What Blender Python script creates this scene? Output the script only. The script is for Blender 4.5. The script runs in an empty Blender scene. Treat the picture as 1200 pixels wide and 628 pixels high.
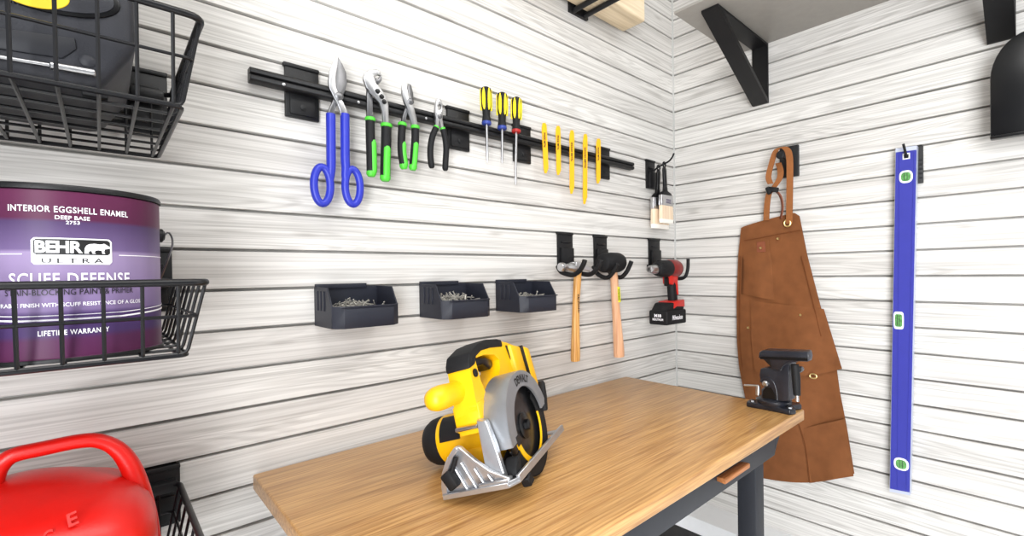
import bpy, bmesh, math, random
from mathutils import Vector, Matrix
random.seed(7)
V = Vector
COL = bpy.context.scene.collection
PI = math.pi
ZO = 2.46                      # height of the topmost counted wall groove above the floor
SP = 0.0762                    # wall plank pitch

# ------------------------------------------------------------------ camera
cyaw, cpit, crol, CF = math.radians(45.83324528), math.radians(-0.43449951), math.radians(-0.80535723), 553.9954
CP = V((-1.7251, -1.0809, ZO - 1.1195))
cf = V((math.cos(cyaw)*math.cos(cpit), math.sin(cyaw)*math.cos(cpit), math.sin(cpit)))
cr0 = V((math.sin(cyaw), -math.cos(cyaw), 0)); cu0 = cr0.cross(cf)
cr = cr0*math.cos(crol) + cu0*math.sin(crol)
cu = -cr0*math.sin(crol) + cu0*math.cos(crol)

def ray(px, py):
    return cr*((px-655.683)/CF) - cu*((py-324.0424)/CF) + cf
def Lp(px, py, d):             # point on the plane d in front of the left wall
    r = ray(px, py); return CP + r*((-d-CP.y)/r.y)
def Rp(px, py, d):             # point on the plane d in front of the right wall
    r = ray(px, py); return CP + r*((-d-CP.x)/r.x)
def Tp(px, py, z):
    r = ray(px, py); return CP + r*((z-CP.z)/r.z)

cam = bpy.data.cameras.new('camera'); cam_o = bpy.data.objects.new('camera', cam); COL.objects.link(cam_o)
cam.sensor_width = 36; cam.lens = CF*36/1200
cam.shift_x = (600-655.683)/1200; cam.shift_y = (324.0424-314)/1200
cam.clip_start = 0.02
mw = Matrix((cr, cu, -cf)).transposed().to_4x4(); mw.translation = CP
cam_o.matrix_world = mw
bpy.context.scene.camera = cam_o

# ------------------------------------------------------------------ materials
def srgb(r, g, b):
    f = lambda c: (c/255/12.92) if c/255 <= 0.04045 else ((c/255+0.055)/1.055)**2.4
    return (f(r), f(g), f(b), 1)
def new_mat(name):
    m = bpy.data.materials.new(name); m.use_nodes = True
    nt = m.node_tree; return m, nt, nt.nodes['Principled BSDF']
def N(nt, kind, **kw):
    n = nt.nodes.new(kind)
    for k, v in kw.items(): setattr(n, k, v)
    return n
def plain(name, col, rough=0.5, metal=0.0, var=0.06, scale=40, bump=0.0, bscale=200, spec=0.5, coat=0.0):
    m, nt, b = new_mat(name)
    tc = N(nt, 'ShaderNodeTexCoord'); no = N(nt, 'ShaderNodeTexNoise')
    no.inputs['Scale'].default_value = scale; no.inputs['Detail'].default_value = 4
    nt.links.new(tc.outputs['Object'], no.inputs['Vector'])
    rp = N(nt, 'ShaderNodeValToRGB')
    c = V(col[:3])
    rp.color_ramp.elements[0].color = (*(c*(1-var)), 1); rp.color_ramp.elements[1].color = (*(c*(1+var)), 1)
    rp.color_ramp.elements[0].position = .3; rp.color_ramp.elements[1].position = .7
    nt.links.new(no.outputs['Fac'], rp.inputs['Fac']); nt.links.new(rp.outputs['Color'], b.inputs['Base Color'])
    b.inputs['Roughness'].default_value = rough; b.inputs['Metallic'].default_value = metal
    b.inputs['Specular IOR Level'].default_value = spec
    b.inputs['Coat Weight'].default_value = coat
    if bump:
        n2 = N(nt, 'ShaderNodeTexNoise'); n2.inputs['Scale'].default_value = bscale; n2.inputs['Detail'].default_value = 3
        nt.links.new(tc.outputs['Object'], n2.inputs['Vector'])
        bp = N(nt, 'ShaderNodeBump'); bp.inputs['Strength'].default_value = bump; bp.inputs['Distance'].default_value = 0.001
        nt.links.new(n2.outputs['Fac'], bp.inputs['Height']); nt.links.new(bp.outputs['Normal'], b.inputs['Normal'])
    return m

def math_node(nt, op, a, b=None):
    n = N(nt, 'ShaderNodeMath', operation=op)
    for i, x in enumerate((a, b)):
        if x is None: continue
        if isinstance(x, (int, float)): n.inputs[i].default_value = x
        else: nt.links.new(x, n.inputs[i])
    return n.outputs[0]

def plank_mat(name, axis):
    # printed grey wood grain; axis is the plank direction, every plank shifts its grain
    m, nt, b = new_mat(name)
    tc = N(nt, 'ShaderNodeTexCoord'); sp = N(nt, 'ShaderNodeSeparateXYZ')
    nt.links.new(tc.outputs['Object'], sp.inputs[0])
    along = sp.outputs[axis]; z = sp.outputs[2]
    pid = math_node(nt, 'FLOOR', math_node(nt, 'DIVIDE', math_node(nt, 'SUBTRACT', z, ZO), SP))
    rnd = N(nt, 'ShaderNodeTexWhiteNoise', noise_dimensions='1D'); nt.links.new(pid, rnd.inputs['W'])
    sh = math_node(nt, 'MULTIPLY', rnd.outputs['Value'], 37.0)
    def coord(sx, sz):
        c = N(nt, 'ShaderNodeCombineXYZ')
        nt.links.new(math_node(nt, 'ADD', math_node(nt, 'MULTIPLY', along, sx), sh), c.inputs[0])
        nt.links.new(math_node(nt, 'MULTIPLY', z, sz), c.inputs[1])
        nt.links.new(math_node(nt, 'MULTIPLY', rnd.outputs['Value'], 11.0), c.inputs[2])
        return c.outputs[0]
    def noise(sx, sz, det, dist=0.0):
        n = N(nt, 'ShaderNodeTexNoise'); n.inputs['Scale'].default_value = 1; n.inputs['Detail'].default_value = det
        n.inputs['Distortion'].default_value = dist
        nt.links.new(coord(sx, sz), n.inputs['Vector']); return n.outputs['Fac']
    def ramp(fac, p0, c0, p1, c1):
        r = N(nt, 'ShaderNodeValToRGB'); e = r.color_ramp.elements
        e[0].position, e[1].position = p0, p1; e[0].color = c0; e[1].color = c1
        nt.links.new(fac, r.inputs['Fac']); return r.outputs['Color']
    fine = ramp(noise(2.6, 230, 4, .6), .36, (.74, .735, .73, 1), .57, (1, 1, 1, 1))
    broad = ramp(noise(1.6, 55, 3, .8), .28, (.82, .815, .81, 1), .64, (1, 1, 1, 1))
    # cathedral figure: contour lines of a slow noise field
    field = noise(1.0, 16, 1.5, .25)
    ring_a = math_node(nt, 'SINE', math_node(nt, 'MULTIPLY', field, 120.0))
    gate = noise(1.1, 9, 1)
    ring = ramp(math_node(nt, 'MAXIMUM', math_node(nt, 'MULTIPLY', math_node(nt, 'ADD', ring_a, 1.0), .5), ramp(gate, .46, (0, 0, 0, 1), .60, (1, 1, 1, 1))), 0.0, (.66, .65, .64, 1), .6, (1, 1, 1, 1))
    vo = N(nt, 'ShaderNodeTexVoronoi'); vo.inputs['Scale'].default_value = 1
    nt.links.new(coord(3.6, 17), vo.inputs['Vector'])
    knot = ramp(vo.outputs['Distance'], .02, (.50, .48, .46, 1), .13, (1, 1, 1, 1))
    base = ramp(rnd.outputs['Value'], 0, srgb(211, 208, 204), 1, srgb(223, 221, 217))
    cur = base
    for x, f in ((fine, .8), (broad, .95), (ring, .5), (knot, .55)):
        mx = N(nt, 'ShaderNodeMix', data_type='RGBA', blend_type='MULTIPLY'); mx.inputs[0].default_value = f
        nt.links.new(cur, mx.inputs[6]); nt.links.new(x, mx.inputs[7]); cur = mx.outputs[2]
    nt.links.new(cur, b.inputs['Base Color'])
    b.inputs['Roughness'].default_value = .5; b.inputs['Specular IOR Level'].default_value = .35
    bp = N(nt, 'ShaderNodeBump'); bp.inputs['Strength'].default_value = .12; bp.inputs['Distance'].default_value = .001
    nt.links.new(fine, bp.inputs['Height']); nt.links.new(bp.outputs['Normal'], b.inputs['Normal'])
    return m

def wood_mat(name, c0, c1, axis=0, sx=4, sy=140, rough=.4, strip=0.0, coat=0.0, broad=.85):
    m, nt, b = new_mat(name)
    tc = N(nt, 'ShaderNodeTexCoord'); mp = N(nt, 'ShaderNodeMapping')
    sc = [sy, sy, sy]; sc[axis] = sx; mp.inputs['Scale'].default_value = sc
    nt.links.new(tc.outputs['Object'], mp.inputs['Vector'])
    no = N(nt, 'ShaderNodeTexNoise'); no.inputs['Scale'].default_value = 1; no.inputs['Detail'].default_value = 5
    nt.links.new(mp.outputs[0], no.inputs['Vector'])
    rp = N(nt, 'ShaderNodeValToRGB'); rp.color_ramp.elements[0].color = c0; rp.color_ramp.elements[1].color = c1
    rp.color_ramp.elements[0].position = .3; rp.color_ramp.elements[1].position = .66
    nt.links.new(no.outputs['Fac'], rp.inputs['Fac'])
    mp2 = N(nt, 'ShaderNodeMapping'); sc2 = [sy*.22]*3; sc2[axis] = sx*.4; mp2.inputs['Scale'].default_value = sc2
    nt.links.new(tc.outputs['Object'], mp2.inputs['Vector'])
    n2 = N(nt, 'ShaderNodeTexNoise'); n2.inputs['Scale'].default_value = 1; n2.inputs['Detail'].default_value = 3
    nt.links.new(mp2.outputs[0], n2.inputs['Vector'])
    r2 = N(nt, 'ShaderNodeValToRGB'); r2.color_ramp.elements[0].color = (.74, .70, .64, 1); r2.color_ramp.elements[1].color = (1.08, 1.06, 1.04, 1)
    r2.color_ramp.elements[0].position = .34; r2.color_ramp.elements[1].position = .62
    nt.links.new(n2.outputs['Fac'], r2.inputs['Fac'])
    mx = N(nt, 'ShaderNodeMix', data_type='RGBA', blend_type='MULTIPLY'); mx.inputs[0].default_value = broad
    nt.links.new(rp.outputs[0], mx.inputs[6]); nt.links.new(r2.outputs[0], mx.inputs[7])
    nt.links.new(mx.outputs[2], b.inputs['Base Color'])
    b.inputs['Roughness'].default_value = rough; b.inputs['Coat Weight'].default_value = coat
    b.inputs['Coat Roughness'].default_value = .25
    return m

def band_mat(name, stops, rough=.42):
    # horizontal printed bands by height above the object's own base
    m, nt, b = new_mat(name)
    tc = N(nt, 'ShaderNodeTexCoord'); sp = N(nt, 'ShaderNodeSeparateXYZ'); nt.links.new(tc.outputs['Object'], sp.inputs[0])
    no = N(nt, 'ShaderNodeTexNoise'); mp = N(nt, 'ShaderNodeMapping'); mp.inputs['Scale'].default_value = (60, 60, 6)
    nt.links.new(tc.outputs['Object'], mp.inputs['Vector']); nt.links.new(mp.outputs[0], no.inputs['Vector']); no.inputs['Scale'].default_value = 1
    h = math_node(nt, 'DIVIDE', sp.outputs[2], .2)
    rp = N(nt, 'ShaderNodeValToRGB'); cr_ = rp.color_ramp
    while len(cr_.elements) < len(stops): cr_.elements.new(.5)
    for e, (p, c) in zip(cr_.elements, stops): e.position = p/.2; e.color = c
    nt.links.new(h, rp.inputs['Fac'])
    r2 = N(nt, 'ShaderNodeValToRGB'); r2.color_ramp.elements[0].color = (.8, .75, .8, 1); r2.color_ramp.elements[1].color = (1.1, 1.05, 1.1, 1)
    nt.links.new(no.outputs['Fac'], r2.inputs['Fac'])
    mx = N(nt, 'ShaderNodeMix', data_type='RGBA', blend_type='MULTIPLY'); mx.inputs[0].default_value = .7
    nt.links.new(rp.outputs[0], mx.inputs[6]); nt.links.new(r2.outputs[0], mx.inputs[7]); nt.links.new(mx.outputs[2], b.inputs['Base Color'])
    b.inputs['Roughness'].default_value = rough; b.inputs['Specular IOR Level'].default_value = .18
    return m

M = {}
M['plank_l'] = plank_mat('wall_planks_left', 0)
M['plank_r'] = plank_mat('wall_planks_right', 1)
M['white'] = plain('white_paint', srgb(240, 241, 243), .6, var=.015)
M['concrete'] = plain('floor_concrete', srgb(226, 226, 224), .5, var=.04, scale=6)
M['ceiling'] = plain('ceiling_white', srgb(235, 235, 232), .8, var=.02)
M['trim'] = plain('trim_grey', srgb(176, 176, 173), .6, var=.03)
M['bamboo'] = wood_mat('bamboo_top', srgb(152, 106, 56), srgb(200, 156, 98), 0, 8, 230, .36, coat=.2, broad=.45)
M['black'] = plain('black_plastic', srgb(17, 17, 19), .45, var=.1, bump=.25, bscale=500, spec=.35)
M['wire'] = plain('black_wire', srgb(15, 15, 18), .35, var=.08, spec=.4)
M['blackgloss'] = plain('black_gloss', srgb(12, 12, 14), .28, var=.08, spec=.35)
M['blackrub'] = plain('black_rubber', srgb(19, 19, 21), .65, var=.12, bump=.3, bscale=600, spec=.3)
M['bench'] = plain('charcoal_steel', srgb(36, 38, 44), .5, var=.05, spec=.35)
M['castiron'] = plain('dark_cast', srgb(27, 28, 35), .3, var=.3, bump=.5, bscale=220, spec=.5)
M['steel'] = plain('bright_steel', srgb(200, 200, 202), .28, metal=1, var=.08)
M['steeld'] = plain('dull_steel', srgb(120, 120, 122), .38, metal=1, var=.12)
M['alu'] = plain('cast_aluminium', srgb(196, 198, 202), .36, metal=.85, var=.07, bump=.15, bscale=400)
M['guard'] = plain('guard_grey', srgb(160, 163, 168), .36, metal=.7, var=.05)
M['blade'] = plain('blade_steel', srgb(92, 92, 95), .28, metal=.9, var=.2, scale=60)
M['yellow'] = plain('tool_yellow', srgb(240, 182, 0), .42, var=.03, bump=.1, bscale=500)
M['yellowb'] = plain('blade_yellow', srgb(246, 178, 20), .45, var=.04)
M['badge'] = plain('badge_yellow', srgb(214, 180, 22), .5, var=.03)
M['yellows'] = plain('screwdriver_yellow', srgb(240, 214, 30), .4, var=.03)
M['sticker'] = plain('sticker_yellow', srgb(226, 224, 40), .5, var=.05)
M['blue'] = plain('dip_blue', srgb(36, 48, 168), .4, var=.05)
M['levelblue'] = plain('level_blue', srgb(46, 49, 146), .4, var=.04)
M['levelside'] = plain('level_silver', srgb(190, 196, 214), .4, metal=.3, var=.03)
M['green'] = plain('grip_green', srgb(76, 190, 52), .45, var=.05)
M['vial'] = plain('vial_green', srgb(92, 146, 84), .15, var=.35, scale=120)
M['whitep'] = plain('white_plastic', srgb(235, 236, 238), .4, var=.02)
M['collarblue'] = plain('collar_blue', srgb(40, 60, 140), .4, var=.05)
M['collarred'] = plain('collar_red', srgb(160, 30, 28), .4, var=.05)
M['bin'] = plain('bin_navy', srgb(33, 35, 45), .5, var=.06, spec=.35)
M['nail'] = plain('nail_steel', srgb(186, 182, 174), .4, metal=.65, var=.25, scale=200)
M['handle'] = wood_mat('hammer_wood', srgb(180, 126, 62), srgb(222, 172, 104), 2, 6, 220, .42)
M['handle2'] = wood_mat('mallet_wood', srgb(206, 150, 112), srgb(236, 190, 154), 2, 6, 220, .42)
M['pull'] = wood_mat('pull_wood', srgb(140, 86, 46), srgb(180, 118, 70), 0, 10, 200, .45)
M['pine'] = wood_mat('pine_beam', srgb(214, 194, 160), srgb(234, 218, 190), 0, 5, 90, .55)
M['bristle'] = wood_mat('brush_bristle', srgb(216, 190, 160), srgb(244, 226, 204), 2, 8, 900, .7)
M['bristletip'] = plain('bristle_tip', srgb(240, 236, 228), .8, var=.06, scale=500)
M['canvas'] = plain('apron_canvas', srgb(116, 71, 40), .85, var=.12, scale=26, bump=.5, bscale=900, spec=.2)
M['canvasd'] = plain('apron_seam', srgb(100, 55, 26), .85, var=.10, scale=60, spec=.2)
M['strap'] = plain('apron_strap', srgb(140, 88, 50), .8, var=.08, scale=120, spec=.2)
M['leather'] = plain('apron_leather', srgb(120, 62, 34), .6, var=.12, scale=60)
M['brass'] = plain('brass', srgb(214, 190, 130), .3, metal=.9, var=.08)
M['red'] = plain('red_poly', srgb(206, 17, 9), .36, var=.04, bump=.12, bscale=400)
M['redd'] = plain('drill_red', srgb(190, 34, 26), .4, var=.06)
M['redm'] = plain('motor_red', srgb(120, 36, 34), .35, var=.1)
M['case'] = plain('case_charcoal', srgb(38, 39, 45), .5, var=.06, bump=.3, bscale=500, spec=.4)
M['caselabel'] = plain('case_panel', srgb(34, 35, 40), .45, var=.05, spec=.35)
M['greyshelf'] = plain('shelf_grey', srgb(150, 146, 140), .5, var=.04)
M['print_white'] = plain('print_white', srgb(240, 238, 242), .45, var=.01)
M['print_black'] = plain('print_black', srgb(14, 14, 16), .45, var=.01)
M['print_grey'] = plain('print_grey', srgb(76, 66, 96), .45, var=.01)
maroon, purple, lav, dark = srgb(104, 34, 72), srgb(92, 66, 122), srgb(150, 122, 172), srgb(70, 44, 88)
maroon2 = srgb(112, 40, 84)
M['can'] = band_mat('paint_can_label', [(0, srgb(80, 34, 66)), (.024, srgb(78, 38, 72)), (.030, srgb(66, 48, 90)), (.052, srgb(74, 56, 100)), (.056, srgb(116, 100, 138)), (.085, srgb(136, 120, 156)), (.118, srgb(142, 127, 160)), (.121, srgb(102, 86, 124)), (.150, srgb(72, 56, 90)), (.154, srgb(80, 34, 62)), (.2, srgb(88, 36, 66))])

# ------------------------------------------------------------------ mesh helpers
def merge(bm, other):
    me = bpy.data.meshes.new('tmp'); other.to_mesh(me); bm.from_mesh(me); bpy.data.meshes.remove(me); other.free()
def bev(b, off, seg=2, ang=25):
    if off <= 0: return
    b.normal_update()
    es = [e for e in b.edges if len(e.link_faces) == 2 and e.calc_face_angle(0) > math.radians(ang)]
    if es: bmesh.ops.bevel(b, geom=es, offset=off, segments=seg, profile=.5, affect='EDGES', clamp_overlap=True)
def fixn(b): bmesh.ops.recalc_face_normals(b, faces=b.faces[:])
def prism(bm, pts, vec, off=0.0, seg=2, holes=()):
    b = bmesh.new(); vec = V(vec)
    loops = [pts] + list(holes)
    if not holes:
        f = b.faces.new([b.verts.new(V(p)) for p in pts]); fs = [f]
    else:
        es = []
        for lp in loops:
            vs = [b.verts.new(V(p)) for p in lp]
            es += [b.edges.new((vs[i], vs[(i+1) % len(vs)])) for i in range(len(vs))]
        r = bmesh.ops.triangle_fill(b, use_beauty=True, use_dissolve=False, edges=es)
        fs = [g for g in r['geom'] if isinstance(g, bmesh.types.BMFace)]
        bmesh.ops.dissolve_limit(b, angle_limit=.01, verts=b.verts[:], edges=[e for e in b.edges if not e.is_boundary]) if False else None
        fs = b.faces[:]
    r = bmesh.ops.extrude_face_region(b, geom=fs)
    vs = [g for g in r['geom'] if isinstance(g, bmesh.types.BMVert)]
    bmesh.ops.translate(b, verts=vs, vec=vec)
    fixn(b)
    bev(b, off, seg)
    merge(bm, b)
def box(bm, lo, hi, off=0.0, seg=2):
    (x0, y0, z0), (x1, y1, z1) = lo, hi
    prism(bm, [(x0, y0, z0), (x1, y0, z0), (x1, y1, z0), (x0, y1, z0)], (0, 0, z1-z0), off, seg)
def obox(bm, mat, size, off=0.0, seg=2):
    b = bmesh.new(); bmesh.ops.create_cube(b, size=1); bmesh.ops.scale(b, vec=size, verts=b.verts[:]); bev(b, off, seg)
    bmesh.ops.transform(b, matrix=mat, verts=b.verts[:]); merge(bm, b)
def frames(pts, closed):
    n = len(pts); out = []; T = []
    for i in range(n):
        a = pts[(i-1) % n] if (closed or i > 0) else pts[i]; c = pts[(i+1) % n] if (closed or i < n-1) else pts[i]
        T.append((c-a).normalized())
    ref = V((0, 0, 1)) if abs(T[0].z) < .9 else V((0, 1, 0))
    u = (ref - T[0]*ref.dot(T[0])).normalized()
    for i in range(n):
        u = (u - T[i]*u.dot(T[i])).normalized(); out.append((u, T[i].cross(u)))
    return out
def smooth_path(pts, sub=4, closed=False):
    pts = [V(p) for p in pts]; n = len(pts); out = []
    rng = n if closed else n-1
    for i in range(rng):
        p0 = pts[(i-1) % n] if (closed or i > 0) else pts[i]; p1 = pts[i]; p2 = pts[(i+1) % n]
        p3 = pts[(i+2) % n] if (closed or i < n-2) else pts[i+1]
        for k in range(sub):
            t = k/sub
            out.append(.5*((2*p1)+(p2-p0)*t+(2*p0-5*p1+4*p2-p3)*t*t+(3*p1-p0-3*p2+p3)*t**3))
    if not closed: out.append(pts[-1])
    return out
def tube(bm, pts, r, seg=8, closed=False, ry=None, ref=None):
    pts = [V(p) for p in pts]; n = len(pts)
    rr = r if isinstance(r, (list, tuple)) else [r]*n
    if len(rr) != n: # resample
        rr = [rr[min(len(rr)-1, int(i/(n-1)*(len(rr)-1)))]*(1-((i/(n-1)*(len(rr)-1)) % 1)) + rr[min(len(rr)-1, int(i/(n-1)*(len(rr)-1))+1)]*((i/(n-1)*(len(rr)-1)) % 1) for i in range(n)]
    fr = frames(pts, closed); b = bmesh.new(); rings = []
    for i in range(n):
        u, w = fr[i]
        if ref is not None:
            t = u.cross(w); u = (V(ref)-t*V(ref).dot(t)).normalized(); w = t.cross(u)
        k = 1 if ry is None else ry
        rings.append([b.verts.new(pts[i]+u*(math.cos(2*PI*j/seg)*rr[i])+w*(math.sin(2*PI*j/seg)*rr[i]*k)) for j in range(seg)])
    for i in range(n if closed else n-1):
        A, B = rings[i], rings[(i+1) % n]
        if closed and i == n-1:   # match rotation
            s = min(range(seg), key=lambda s: (B[s].co-A[0].co).length); B = B[s:]+B[:s]
        for j in range(seg): b.faces.new((A[j], A[(j+1) % seg], B[(j+1) % seg], B[j]))
    if not closed:
        b.faces.new(rings[0][::-1]); b.faces.new(rings[-1])
    fixn(b); merge(bm, b)
def loft(bm, rings, off=0.0, seg=2):
    b = bmesh.new(); R = [[b.verts.new(V(p)) for p in r] for r in rings]; n = len(R[0])
    for A, B in zip(R, R[1:]):
        for j in range(n): b.faces.new((A[j], A[(j+1) % n], B[(j+1) % n], B[j]))
    b.faces.new(R[0][::-1]); b.faces.new(R[-1]); fixn(b); bev(b, off, seg); merge(bm, b)
def lathe(bm, prof, org, axis=(0, 0, 1), seg=24, half=None):
    # prof: (radius, height) list along axis; closed with caps where radius > 0
    a = V(axis).normalized(); ref = V((0, 0, 1)) if abs(a.z) < .9 else V((1, 0, 0))
    u = (ref-a*ref.dot(a)).normalized(); w = a.cross(u); org = V(org)
    b = bmesh.new(); R = []
    for r, h in prof:
        r = max(r, 1e-5)
        R.append([b.verts.new(org+a*h+u*(r*math.cos(2*PI*j/seg))+w*(r*math.sin(2*PI*j/seg))) for j in range(seg)])
    for A, B in zip(R, R[1:]):
        for j in range(seg): b.faces.new((A[j], A[(j+1) % seg], B[(j+1) % seg], B[j]))
    b.faces.new(R[0][::-1]); b.faces.new(R[-1]); fixn(b); merge(bm, b)
def cyl(bm, p, q, r, seg=16, off=0.0):
    p, q = V(p), V(q); L = (q-p).length; o = min(off, r*.5, L*.4)
    lathe(bm, [(r-o, 0), (r, o), (r, L-o), (r-o, L)] if o else [(r, 0), (r, L)], p, q-p, seg)
def ribbon(bm, pts, wvec, th):
    # flat strap along pts; wvec: full width vector (or list), th thickness
    pts = [V(p) for p in pts]; n = len(pts); rings = []
    for i, p in enumerate(pts):
        w = V(wvec[i]) if isinstance(wvec, list) else V(wvec)
        t = (pts[min(i+1, n-1)]-pts[max(i-1, 0)]).normalized(); nn = t.cross(w).normalized()*th/2
        rings.append([p-w/2-nn, p+w/2-nn, p+w/2+nn, p-w/2+nn])
    loft(bm, rings)
def sell(cx, cy, hx, hy, z, n=24, e=3.0):
    out = []
    for j in range(n):
        t = 2*PI*j/n; c, s = math.cos(t), math.sin(t)
        out.append(V((cx+hx*math.copysign(abs(c)**(2/e), c), cy+hy*math.copysign(abs(s)**(2/e), s), z)))
    return out
def text_bm(s, width=None, height=None, bold=0.0, ext=0.0, spacing=1.0, shear=0.0):
    cu_ = bpy.data.curves.new('t', 'FONT'); cu_.body = s; cu_.align_x = 'CENTER'; cu_.align_y = 'CENTER'
    cu_.offset = bold; cu_.extrude = ext; cu_.space_character = spacing; cu_.shear = shear; cu_.resolution_u = 3
    o = bpy.data.objects.new('t', cu_); COL.objects.link(o); bpy.context.view_layer.update()
    me = bpy.data.meshes.new_from_object(o.evaluated_get(bpy.context.evaluated_depsgraph_get()))
    bpy.data.objects.remove(o); bpy.data.curves.remove(cu_)
    b = bmesh.new(); b.from_mesh(me); bpy.data.meshes.remove(me)
    xs = [v.co.x for v in b.verts]; ys = [v.co.y for v in b.verts]
    w, h = max(xs)-min(xs), max(ys)-min(ys); cx, cy = (max(xs)+min(xs))/2, (max(ys)+min(ys))/2
    kx = width/w if width else height/h; ky = height/h if height else kx
    for v in b.verts: v.co = V(((v.co.x-cx)*kx, (v.co.y-cy)*ky, v.co.z))
    return b
def place_text(bm, tb, org, right, up, lift=.0004):
    right, up = V(right).normalized(), V(up).normalized(); nn = right.cross(up)
    for v in tb.verts: v.co = V(org)+right*v.co.x+up*v.co.y+nn*(lift+v.co.z)
    merge(bm, tb)

# ------------------------------------------------------------------ scene-graph helpers
WM = {}
def link(name, bm, mat, parent=None, local=False, smooth=38, mats=None):
    me = bpy.data.meshes.new(name)
    if parent is not None and not local: bmesh.ops.transform(bm, matrix=WM[parent.name].inverted(), verts=bm.verts[:])
    bm.to_mesh(me); bm.free()
    for m in (mats or [mat]): me.materials.append(m)
    for p in me.polygons: p.use_smooth = True
    me.set_sharp_from_angle(angle=math.radians(smooth))
    o = bpy.data.objects.new(name, me); COL.objects.link(o)
    if parent is not None:
        o.parent = parent; WM[o.name] = WM[parent.name]
    return o
def thing(name, label, cat, loc, group=None, matrix=None):
    o = bpy.data.objects.new(name, None); COL.objects.link(o); o.empty_display_size = .02
    m = matrix if matrix is not None else Matrix.Translation(V(loc))
    o.matrix_world = m; WM[o.name] = m
    o['label'] = label; o['category'] = cat
    if group: o['group'] = group
    return o
def part(root, name, bm, mat, label=None, local=False, smooth=38, mats=None):
    o = link(name, bm, mat, root, local, smooth, mats)
    if label: o['label'] = label
    return o
def solo(name, bm, mat, label, cat, loc, group=None, smooth=38):
    m = Matrix.Translation(V(loc)); bmesh.ops.transform(bm, matrix=m.inverted(), verts=bm.verts[:])
    o = link(name, bm, mat, None, True, smooth); o.location = V(loc); WM[o.name] = m
    o['label'] = label; o['category'] = cat
    if group: o['group'] = group
    return o
def struct(name, bm, mat, smooth=30):
    o = link(name, bm, mat, None, True, smooth); o['kind'] = 'structure'; return o
def dup(root, loc, label, group=None):
    r = root.copy(); COL.objects.link(r); r.location = V(loc); r['label'] = label
    if group: r['group'] = group
    for ch in root.children:
        c = ch.copy(); COL.objects.link(c); c.parent = r
        for g in ch.children:
            d = g.copy(); COL.objects.link(d); d.parent = c
    return r
def B(): return bmesh.new()

# ================================================================== setting
def slat_profile(zlo, zhi):
    prof = []; k = math.ceil((ZO-zhi)/SP)
    ks = [ZO-SP*i for i in range(k, 60) if zlo < ZO-SP*i < zhi]
    prof.append((0, zhi))
    for z in ks:
        prof += [(0, z+.0034), (.0009, z+.0029), (.020, z+.0024), (.020, z-.0024), (.0009, z-.0029), (0, z-.0036)]
    prof.append((0, zlo)); return prof
SLAT_LO, SLAT_HI = .41, 2.68
pr = slat_profile(SLAT_LO, SLAT_HI)
b = B(); prism(b, [(-2.7, y, z) for y, z in pr]+[(-2.7, .03, SLAT_LO), (-2.7, .03, SLAT_HI)], (2.7, 0, 0)); struct('wall_left', b, M['plank_l'])
b = B(); prism(b, [(x, 0.03, z) for x, z in pr]+[(.03, 0.03, SLAT_LO), (.03, 0.03, SLAT_HI)], (0, -2.9, 0)); struct('wall_right', b, M['plank_r'])
b = B(); box(b, (-2.7, .0, 0), (0, .03, SLAT_LO)); struct('baseboard_left', b, M['white'])
b = B(); box(b, (-.13, -2.87, 0), (.03, -.0, SLAT_LO), .004); struct('lower_wall_light_ledge', b, M['white'])  # white lower wall, made to jut out so its top catches light
b = B(); box(b, (-2.7, -2.9, -.05), (.03, .03, 0)); struct('floor', b, M['concrete'])
b = B(); prism(b, [(0, 0, SLAT_LO), (-.0055, 0, SLAT_LO), (-.004, -.004, SLAT_LO), (0, -.0055, SLAT_LO)], (0, 0, SLAT_HI-SLAT_LO)); struct('trim_1', b, M['trim'])
b = B(); box(b, (-2.7, -2.9, SLAT_HI), (.03, .03, SLAT_HI+.05)); struct('ceiling', b, M['ceiling'])

# ================================================================== workbench
bx0, bx1, by0, by1, bt = -1.522, -.371, -.022, -.626, .964
wb = thing('workbench', 'bamboo topped workbench with charcoal steel frame standing against the slatted wall', 'workbench', ((bx0+bx1)/2, (by0+by1)/2, 0))
b = B(); box(b, (bx0, by1, bt-.03), (bx1, by0, bt), .004, 3); part(wb, 'tabletop', b, M['bamboo'], 'honey coloured bamboo top')
b = B(); box(b, (bx0+.06, by1+.045, .852), (-.455, by1+.062, bt-.0305), .003)
prism(b, [(-.456, by1+.046, bt-.031), (-.398, by1+.046, bt-.031), (-.398, by1+.046, .912), (-.44, by1+.046, .875), (-.456, by1+.046, .853)], (0, .015, 0), .002)
dr = part(wb, 'drawer_front', b, M['bench'])
b = B(); prism(b, [(-.772, by1+.046, .884), (-.772, by1+.028, .882), (-.772, by1+.024, .884), (-.772, by1+.024, .893), (-.772, by1+.028, .895), (-.772, by1+.046, .893)], (.118, 0, 0), .0015)
part(dr, 'drawer_pull', b, M['pull'], 'brown wooden pull')
b = B(); box(b, (-.51, by1+.075, .84), (-.47, by0-.03, bt-.031), .003); part(wb, 'side_rail', b, M['bench'])
b = B(); box(b, (bx0+.06, by1+.075, .84), (bx0+.1, by0-.03, bt-.031), .003); part(wb, 'side_rail', b, M['bench'])
b = B(); box(b, (bx0+.06, by0-.06, .86), (-.455, by0-.03, bt-.031), .003); part(wb, 'back_rail', b, M['bench'])
for lx in (bx0+.06, -.535):
    for ly in (by1+.063, by0-.07):
        b = B(); box(b, (lx, ly, 0), (lx+.05, ly+.05, .85 if ly < -.3 else bt-.031), .003); part(wb, 'leg', b, M['bench'])
b = B(); box(b, (bx0+.07, by1+.17, .515), (-.43, by0-.03, .54), .003); part(wb, 'lower_shelf', b, M['bench'])

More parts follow.
